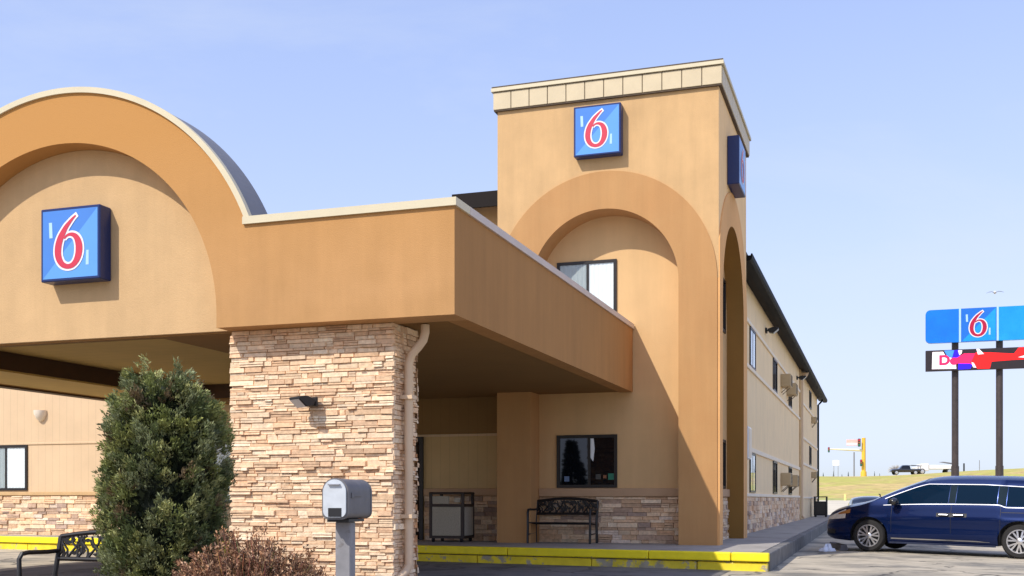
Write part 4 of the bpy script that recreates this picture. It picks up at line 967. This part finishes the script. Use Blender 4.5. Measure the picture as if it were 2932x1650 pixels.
for y0 in (-.45, .25):
    mb = MB(); mb.tube([(1.50, y0, 1.17), (1.40, y0 + .3, 1.225), (1.36, y0 + .5, 1.235)], .012, 6); mb.build('wiper', M['darkplast'], van)
VC.patch(van, 'tail_light', mat('red_lens', (.25, .01, .01), .2, coat=1.), (-2.62, -2.40), lambda x: .86, lambda x: min(1.12, VC.T(x) - .1), off=.006, sides=(1, -1))

SC = dict(top=[(-2.25, .75), (-2.15, .92), (-1.6, .98), (-1.0, 1.18), (-.4, 1.27), (.2, 1.24), (.75, 1.04), (1.2, .92), (2.0, .80), (2.25, .6)],
   hw=[(-2.25, .7), (-2.0, .84), (-1., .9), (1., .9), (1.9, .82), (2.25, .55)], belt=[(-2.25, .7), (-2, .9), (0, .92), (1.2, .88), (2, .75), (2.25, .5)], zb=[(-2.25, .4), (-1.8, .25), (1.8, .22), (2.25, .35)], axles=(1.35, -1.35), wr=.32)
sp = at(2186, 50., 0); sed = thing('parked_sedan', 'low dark grey car parked beyond the bonnet of the blue minivan', 'sedan', (sp.x, sp.y, hz(sp.x, sp.y) + .0), R(95), local=True)
S = Car(**SC); S.body(sed, M['silver'], M['darkplast'])
for sx in (1.35, -1.35):
    for sg in (1, -1): wheel(sed, sx, sg * .8, .32, .2, sg, detail=False)
S.patch(sed, 'window', M['darkglass'], (-1.2, .68), lambda x: S.Bz(x) + .02, lambda x: max(S.Bz(x) + .03, S.T(x) - .13), sides=(1, -1)); S.screen(sed, 'windscreen', M['darkglass'], .25, .95, .95); S.screen(sed, 'rear_window', M['darkglass'], -1.55, -.75, .95)
for sg in (1, -1):
    S.patch(sed, 'tail_light', MATS['red_lens'], (-2.2, -1.95), lambda x: .72, lambda x: .84, off=.008, sides=(sg,))

# pickup and lorry up on the far road
cy = lambda px, t_: hz(at(px, t_, 0).x, at(px, t_, 0).y)
pt = 158.; pp = at(2276, pt, 0); pk = thing('pickup_truck', 'black pickup truck on the road along the grassy crest', 'pickup', (pp.x, pp.y, cy(2272, pt) + .02), R(180) + A * 0 + R(14), local=True)
K = Car(top=[(-2.7, 1.0), (-2.66, 1.12), (-.95, 1.12), (-.9, 1.5), (-.7, 1.78), (.2, 1.80), (.55, 1.72), (1.05, 1.25), (1.3, 1.15), (2.4, 1.05), (2.6, .7)], hw=[(-2.7, .9), (2.0, .92), (2.4, .85), (2.6, .7)], belt=[(-2.7, .95), (-.9, 1.05), (1., 1.05), (2.4, .9), (2.6, .6)], zb=[(-2.7, .6), (-2, .5), (2, .48), (2.6, .55)], axles=(1.7, -1.7), wr=.40)
pk.scale = (.78, .78, .78); K.body(pk, M['blackp'], M['darkplast'])
for sx in (1.7, -1.7):
    for sg in (1, -1): wheel(pk, sx, sg * .85, .40, .25, sg, detail=False)
K.patch(pk, 'window', M['darkglass'], (-.75, .75), lambda x: K.Bz(x) + .03, lambda x: max(K.Bz(x) + .04, K.T(x) - .16), sides=(1, -1))
mb = MB(); mb.tube([(-.95, -.7, 1.75), (-2.9, -.7, 1.62)], .05, 6); mb.tube([(-.95, .7, 1.75), (-2.9, .7, 1.62)], .05, 6); mb.tube([(-2.6, -.7, 1.1), (-2.6, -.7, 1.65), (-2.6, .7, 1.65), (-2.6, .7, 1.1)], .05, 6); mb.build('ladder_rack', M['darkplast'], pk)
tp = at(2350, 162., 0); tr = thing('white_lorry', 'long white flatbed lorry on the crest beside the left sign post', 'lorry', (tp.x, tp.y, cy(2350, 162.) + .02), R(194), local=True)
mb = MB(); mb.bbox(-2.9, 1.0, -1.1, 1.1, .75, 1.35, .04); mb.build('bed', M['whitep'], tr)
mb = MB(); mb.prism([(1.05, .5), (2.9, .5), (2.95, 1.05), (2.5, 1.2), (2.15, 1.55), (1.05, 1.6)], 1, -1.05, 1.05); cb = mb.build('cab', M['whitep'], tr, bevel=.08)
mb = MB(); mb.prism([(1.3, 1.15), (2.3, 1.15), (2.05, 1.5), (1.3, 1.52)], 1, -1.062, -1.058); mb.build('window', M['darkglass'], cb)
for x in (-1.9, 2.0):
    for sg in (1, -1): wheel(tr, x, sg * .95, .42, .28, sg, detail=False)
mb = MB(); mb.prism([(-3.3, 1.55), (-1.0, 1.85), (-.9, 1.80), (-3.2, 1.45)], 1, -.8, .8); mb.build('load', M['galv'], tr)

# ------------------------------------------------------------------ small ground things
wp = at(2108, 24.9, 0)
wsn = thing('wheel_stop', 'dark concrete wheel stop under the nose of the blue minivan', 'wheel stop', (wp.x, wp.y, hz(wp.x, wp.y)), R(100), local=True)
mb = MB(); mb.prism([(-.09, 0), (.09, 0), (.06, .13), (-.06, .13)], 0, -.9, .9); mb.build('block', mat('stained_concrete', (.15, .15, .17), .9, .2, 6.), wsn, bevel=.012)
mb = MB(); mb.lathe([(0, .137), (.02, .137), (.022, .128)], 8, 2, (.6, 0, 0)); mb.lathe([(0, .137), (.02, .137), (.022, .128)], 8, 2, (-.6, 0, 0)); mb.build('pin', M['galv'], wsn)
gp = at(2078, 23.7, 0); q = random.Random(3); mb = MB()
def crumple(u, v):
    th = 2 * PI * u; r_ = .15 * (1 - v) ** .6 * (1 + .25 * math.sin(3 * th + 1) + .16 * math.sin(7 * th + 5 * v)) + .004
    return (gp.x + r_ * math.cos(th) + .04 * v, gp.y + r_ * math.sin(th), hz(gp.x, gp.y) + .11 * v ** .7 * (1 + .3 * math.sin(5 * th)) * (1 + .3 * math.sin(9 * v)) + .004)
mb.grid(crumple, 26, 8); tag(mb.build('plastic_bag', M['bag'], smooth=False), 'crumpled white plastic bag on the asphalt by the minivan nose', 'litter')

# ------------------------------------------------------------------ pylon sign
ang_p = 0.
def Yp(px, Y0=66.5):
    tx = (px - CX) / F; t_ = Y0 / (ca + tx * sa); return t_
Y0 = 66.5; X_ = lambda px: at(px, Yp(px), 0).x
ZP = lambda px, py: H + Yp(px) * (HY - py) / F
gz0 = hz(5, Y0)
py_ = thing('pylon_sign', 'tall roadside sign with blue 6 panel over a red display on two dark posts', 'sign', (X_(2459), Y0, gz0))
for px in (2403.5, 2515.5):
    mb = MB(); xx_ = X_(px); zt = ZP(px, 800); mb.tube([(xx_, Y0 + .28, gz0 - .3), (xx_, Y0 + .28, gz0 + 2.9)], .215, 14); mb.tube([(xx_, Y0 + .28, gz0 + 2.9), (xx_, Y0 + .28, zt)], .185, 14); mb.build('post', M['post'], py_, smooth=True)
z0, z1 = ZP(2328, 866), ZP(2328, 783)
xe = [X_(2328), X_(2411.5), X_(2417), X_(2506), X_(2511.5), X_(2600)]
def rpanel(x0, x1, m, nm, rl=0, rr=0):
    pts = []
    for cx_, cz_, a0, rad_ in ((x1, z1, 0, rr), (x0, z1, 90, rl), (x0, z0, 180, rl), (x1, z0, 270, rr)):
        if rad_ == 0: pts.append((cx_, cz_)); continue
        ox, oz = (cx_ - rad_ if cx_ == x1 else cx_ + rad_), (cz_ - rad_ if cz_ == z1 else cz_ + rad_)
        for k in range(7): th = R(a0 + 15 * k); pts.append((ox + rad_ * math.cos(th), oz + rad_ * math.sin(th)))
    mb = MB(); mb.prism(pts, 1, Y0 - .22, Y0 + .02); return mb.build(nm, m, py_)
rpanel(xe[0], xe[1], M['pblue'], 'plain_panel', .26, 0); rpanel(xe[2], xe[3], M['pblue3'], 'numeral_panel'); rpanel(xe[4], xe[5], M['pblue2'], 'plain_panel', 0, .26)
for a, b_ in ((xe[1], xe[2]), (xe[3], xe[4])): mb = MB(); mb.box(a + .003, b_ - .003, Y0 - .24, Y0 + .02, z0 + .0, z1 + .03); mb.build('divider', M['pale'], py_)
sign_face(py_, lambda u, v, d: (xe[2] + .04 + (xe[3] - xe[2] - .08) * u, Y0 - .222 - d * 2, z0 + .04 + (z1 - z0 - .08) * v), M['crim'], M['pblue2'], M['pblue3'], M['pale'])
d0, d1 = ZP(2328, 936), ZP(2328, 884); xl, xr = X_(2328), X_(2600)
mb = MB(); mb.bbox(xl, xr, Y0 - .20, Y0 + .04, d0, d1, .02); led = mb.build('display', M['lk'], py_)
def disp(nm, m, poly, d):
    mb = MB(); mb.face([(xl + (xr - xl) * u, Y0 - .20 - d, d0 + (d1 - d0) * v) for u, v in poly]); mb.build(nm, m, led, recalc=False)
disp('white_area', M['lw'], [(.06, .10), (.29, .08), (.28, .55), (.19, .70), (.165, .92), (.065, .92)], .004)
disp('cyan_area', M['lc'], [(.175, .97), (.205, .70), (.25, .62), (.27, .97)], .005)
disp('blue_area', M['lb'], [(.25, .55), (.27, .97), (.315, .97), (.33, .55), (.45, .40), (.42, .05), (.305, .04), (.31, .4)], .006)
disp('crimson_area', M['lp'], [(.235, .35), (.33, .32), (.42, .30), (.50, .30), (.52, .78), (.36, .80), (.30, .62), (.24, .55)], .008)
disp('red_area', M['lr'], [(.42, .30), (.49, .04), (.60, .04), (.615, .36), (.80, .40), (.97, .42), (.97, .99), (.86, .97), (.82, .70), (.60, .80), (.47, .82)], .010)
disp('white_splash', M['lw'], [(.305, .95), (.345, .95), (.338, .80), (.318, .72)], .012); disp('white_splash', M['lw'], [(.475, .99), (.50, .99), (.545, .74), (.49, .72)], .012)
disp('white_splash', M['lw'], [(.43, .36), (.45, .34), (.475, .10), (.445, .12)], .012); disp('white_splash', M['lw'], [(.855, .52), (.93, .62), (.97, .60), (.97, .46)], .012)
tc = bpy.data.curves.new('text', 'FONT'); tc.body = 'Do'; tc.size = .78; tc.offset = .035; to = bpy.data.objects.new('text', tc); col.objects.link(to)
bpy.context.view_layer.update()
tm = bpy.data.meshes.new_from_object(to.evaluated_get(bpy.context.evaluated_depsgraph_get())); bpy.data.objects.remove(to)
mb = MB(); mb.add([(xl + (xr - xl) * .125 + v.co.x * 1.0, Y0 - .215, d0 + (d1 - d0) * .30 + v.co.y * .95) for v in tm.vertices], [tuple(p.vertices) for p in tm.polygons]); mb.build('lettering', M['lp'], led, recalc=False)

# ------------------------------------------------------------------ far roadside
def pole_thing(name, label, cat, px, t_, py0, py1, r, m, group=None):
    p = at(px, t_, 0); mb = MB(); mb.tube([(p.x, p.y, min(hz(p.x, p.y), H + t_ * (HY - py0) / F) - .1), (p.x, p.y, H + t_ * (HY - py1) / F)], r, 8)
    return tag(mb.build(name, m, smooth=True), label, cat, group)
T = 160.; p = at(2172.5, T, 0); gz = hz(p.x, p.y); zt = H + T * (HY - 1102) / F
ts = thing('traffic_signal', 'yellow traffic signal mast with long arm reaching left on the crest', 'traffic signal', (p.x, p.y, gz))
mb = MB(); mb.tube([(p.x, p.y, gz - .3), (p.x, p.y, gz + .7), (p.x, p.y, gz + .75), (p.x, p.y, zt)], [.46, .42, .31, .28], 14); mb.build('mast', M['trafyel'], ts, smooth=True)
za = H + T * (HY - 1132) / F; e = at(2084, T, 0)
mb = MB(); mb.tube([(p.x, p.y, za - .08), (e.x, e.y, za + .1)], [.20, .08], 10); mb.build('arm', M['paleyel'], ts, smooth=True)
def head(px, py, s=1., lit=None):
    c = at(px, T - .5, None, py); mb = MB(); mb.bbox(c.x - .17 * s, c.x + .17 * s, c.y - .15, c.y + .15, c.z - .5 * s, c.z + .5 * s, .04); h = mb.build('signal_head', M['darkplast'], ts)
    for k, mm in enumerate(('stickg', 'amber', 'red')):
        b = MB(); b.lathe([(0, -.02), (.11 * s, -.01), (.12 * s, 0)], 12, 1, (c.x, c.y - .16, c.z + (-.31 + .31 * k) * s)); b.build('lens', M[mm], h)
head(2085, 1132, .75); head(2161.5, 1114, 1.15); head(2166.5, 1165, .95)
c0 = at(2129, T, None, 1121); c1 = at(2158, T, None, 1106); mb = MB(); mb.bbox(c0.x, c1.x, p.y - .35, p.y - .30, c0.z, c1.z, .01); sn = mb.build('street_sign', mat('pink_white_sign', (.86, .50, .46), .5), ts)
mb = MB(); mb.box(c0.x + .05, c1.x - .05, p.y - .356, p.y - .352, c0.z + .08, c0.z + .38); mb.build('sign_stripe', M['white'], sn)
pole_thing('utility_pole', 'slim grey pole left of the yellow signal mast', 'pole', 2148.5, 185, 1200, 1138, .12, M['galv'])
pole_thing('utility_pole', 'short dark pole right of the left sign post', 'pole', 2425, 160, 1196, 1166, .11, M['darkplast'])
pole_thing('utility_pole', 'thin pale pole on the hill between the two sign posts', 'pole', 2464, 165, 1192, 1158, .05, M['galv'])
pole_thing('yellow_bollard', 'yellow bollard at the edge of the grass', 'bollard', 2126.5, 92, 1264, 1243, .11, mat('yellow_bollard_paint', (.85, .68, .25), .5))
# small white board on legs beside the far road
wb = at(2103, 190, 0); wz = H + 190 * (HY - 1172) / F
wt = thing('road_sign', 'faint small white road sign on two legs below the signal arm', 'road sign', (wb.x, wb.y, hz(wb.x, wb.y)))
mb = MB(); mb.bbox(wb.x - .55, wb.x + .55, wb.y - .03, wb.y + .03, wz, wz + .95, .02); mb.build('board', M['white'], wt)
for s in (-.35, .35): mb = MB(); mb.tube([(wb.x + s, wb.y + .06, hz(wb.x, wb.y) - .2), (wb.x + s, wb.y + .06, wz + .1)], .05, 6); mb.build('leg', M['galv'], wt)
def conifer(px, t_, pyt, wpx, seed, label):
    r = random.Random(seed); p = at(px, t_, 0); z0 = hz(p.x, p.y); zt = H + t_ * (HY - pyt) / F; h = zt - z0; wr = wpx * t_ / F / 2
    o = thing('conifer_tree', label, 'tree', (p.x, p.y, z0), local=True, group='small conifers behind the grassy crest')
    b = MB(); b.tube([(0, 0, -.2), (0, 0, h * .9)], [.14, .03], 6); b.build('trunk', M['bark'], o)
    b = MB()
    for k in range(260):
        s = r.random() ** .8; th = r.uniform(0, 2 * PI); rr = wr * (1 - s) * 1.25 + .05; z = h * (.12 + .88 * s)
        tip = Vector((rr * math.cos(th), rr * math.sin(th), z - .25 * rr)); rt = Vector((0, 0, z + .1)); sd_ = Vector((-math.sin(th), math.cos(th), 0)) * rr * .35
        b.face([rt, rt.lerp(tip, .6) - sd_, tip, rt.lerp(tip, .6) + sd_])
    b.build('crown', M['conifer'], o, recalc=False)
for i, (px, pt_, wd, lb) in enumerate(((2071, 1190, 9, 'small conifer nearest the far corner of the wing'), (2097, 1186, 11, 'pale blue conifer below the signal arm'), (2134, 1188, 10, 'dark conifer left of the yellow signal mast'), (2200, 1187, 8, 'narrow dark conifer right of the yellow signal mast'), (2213, 1192, 7, 'short conifer between the signal mast and the bare tree'), (2118, 1194, 7, 'lowest conifer below the signal arm'))):
    conifer(px, 200, pt_, wd, 40 + i, lb)
def bare_tree(px, t_, pyt, wpx):
    r = random.Random(9); p = at(px, t_, 0); z0 = hz(p.x, p.y); h = H + t_ * (HY - pyt) / F - z0; wr = wpx * t_ / F / 2
    o = thing('bare_tree', 'pale rounded leafless tree behind the black pickup', 'tree', (p.x, p.y, z0), local=True)
    b = MB(); b.tube([(0, 0, -.2), (0, 0, h * .5)], [.16, .09], 7); b.build('trunk', M['bare'], o)
    b = MB()
    for k in range(420):
        th = r.uniform(0, 2 * PI); f = math.acos(r.uniform(-.35, 1)); d = Vector((math.sin(f) * math.cos(th), math.sin(f) * math.sin(th), math.cos(f))); c = Vector((0, 0, h * .55))
        q = c + Vector((d.x * wr, d.y * wr, d.z * h * .45)) * r.uniform(.75, 1); b.tube([c + d * .1, c.lerp(q, .5) + Vector((0, 0, .08)), q], [.02, .012, .005], 3, False)
    b.build('crown', M['bare'], o, recalc=False)
bare_tree(2254, 172, 1168, 44)
# birds
def bird(label, px, py, t_, s, m, yaw):
    p = at(px, t_, None, py); o = thing('bird', label, 'bird', p, yaw, local=True)
    b = MB(); b.lathe([(0, -.30 * s), (.07 * s, -.24 * s), (.15 * s, -.08 * s), (.16 * s, .05 * s), (.10 * s, .2 * s), (.10 * s, .26 * s), (.05 * s, .34 * s), (0, .4 * s)], 12, 0, (0, 0, .08 * s)); b.build('body', m, o, smooth=True)
    for sg in (1, -1):
        b = MB(); P_ = [(0, .10, .10, .06), (0, .10, .30, .16), (-.04, .08, .55, .13), (-.12, .03, .82, .02)]
        vs = []
        for x, c_, y, z in P_: vs += [((x + c_) * s, sg * y * s, z * s), ((x - c_ * 1.3) * s, sg * y * s, (z + .01) * s)]
        b.add(vs, [(2 * i, 2 * i + 2, 2 * i + 3, 2 * i + 1) for i in range(3)]); b.build('wing', mat('grey_wing', (.25, .25, .28), .8), o, recalc=False)
    b = MB(); b.add([(-.26 * s, -.03 * s, .08 * s), (-.26 * s, .03 * s, .08 * s), (-.45 * s, .09 * s, .06 * s), (-.45 * s, -.09 * s, .06 * s)], [(0, 1, 2, 3)]); b.build('tail', m, o)
bird('white bird with grey wings above the blue roadside sign', 2503, 738, 40., .36, M['whitep'], A + R(70))

def backdrop_tree(px_, py_2, h, w_, seed, label):
    r = random.Random(seed); o = thing('evergreen_tree', label, 'tree', (px_, py_2, -.08), local=True)
    b = MB(); b.tube([(0, 0, -.2), (0, 0, h * .92)], [.12, .02], 6); b.build('trunk', M['bark'], o)
    b = MB()
    for k in range(900):
        s_ = r.random() ** .7; th = r.uniform(0, 2 * PI); rr = w_ * (1 - s_) ** .8 * r.uniform(.5, 1) + .04; z = .25 + (h - .25) * s_
        d = Vector((math.cos(th), math.sin(th), .35)); leaf_tuft(b, Vector((rr * d.x, rr * d.y, z - .2 * rr)), d, 3, .32, .07, r, (.02, .03, .014))
    b.build('crown', M['leaf'], o, recalc=False)
backdrop_tree(-14.0, -10, 3.9, .75, 61, 'narrow evergreen tree reflected in the left sash of the dark window')
backdrop_tree(-12.2, -11, 6.5, 1.5, 62, 'unseen wide evergreen tree added to darken the reflection in the right sash')  # out-of-view tree added so the right pane reflects dark
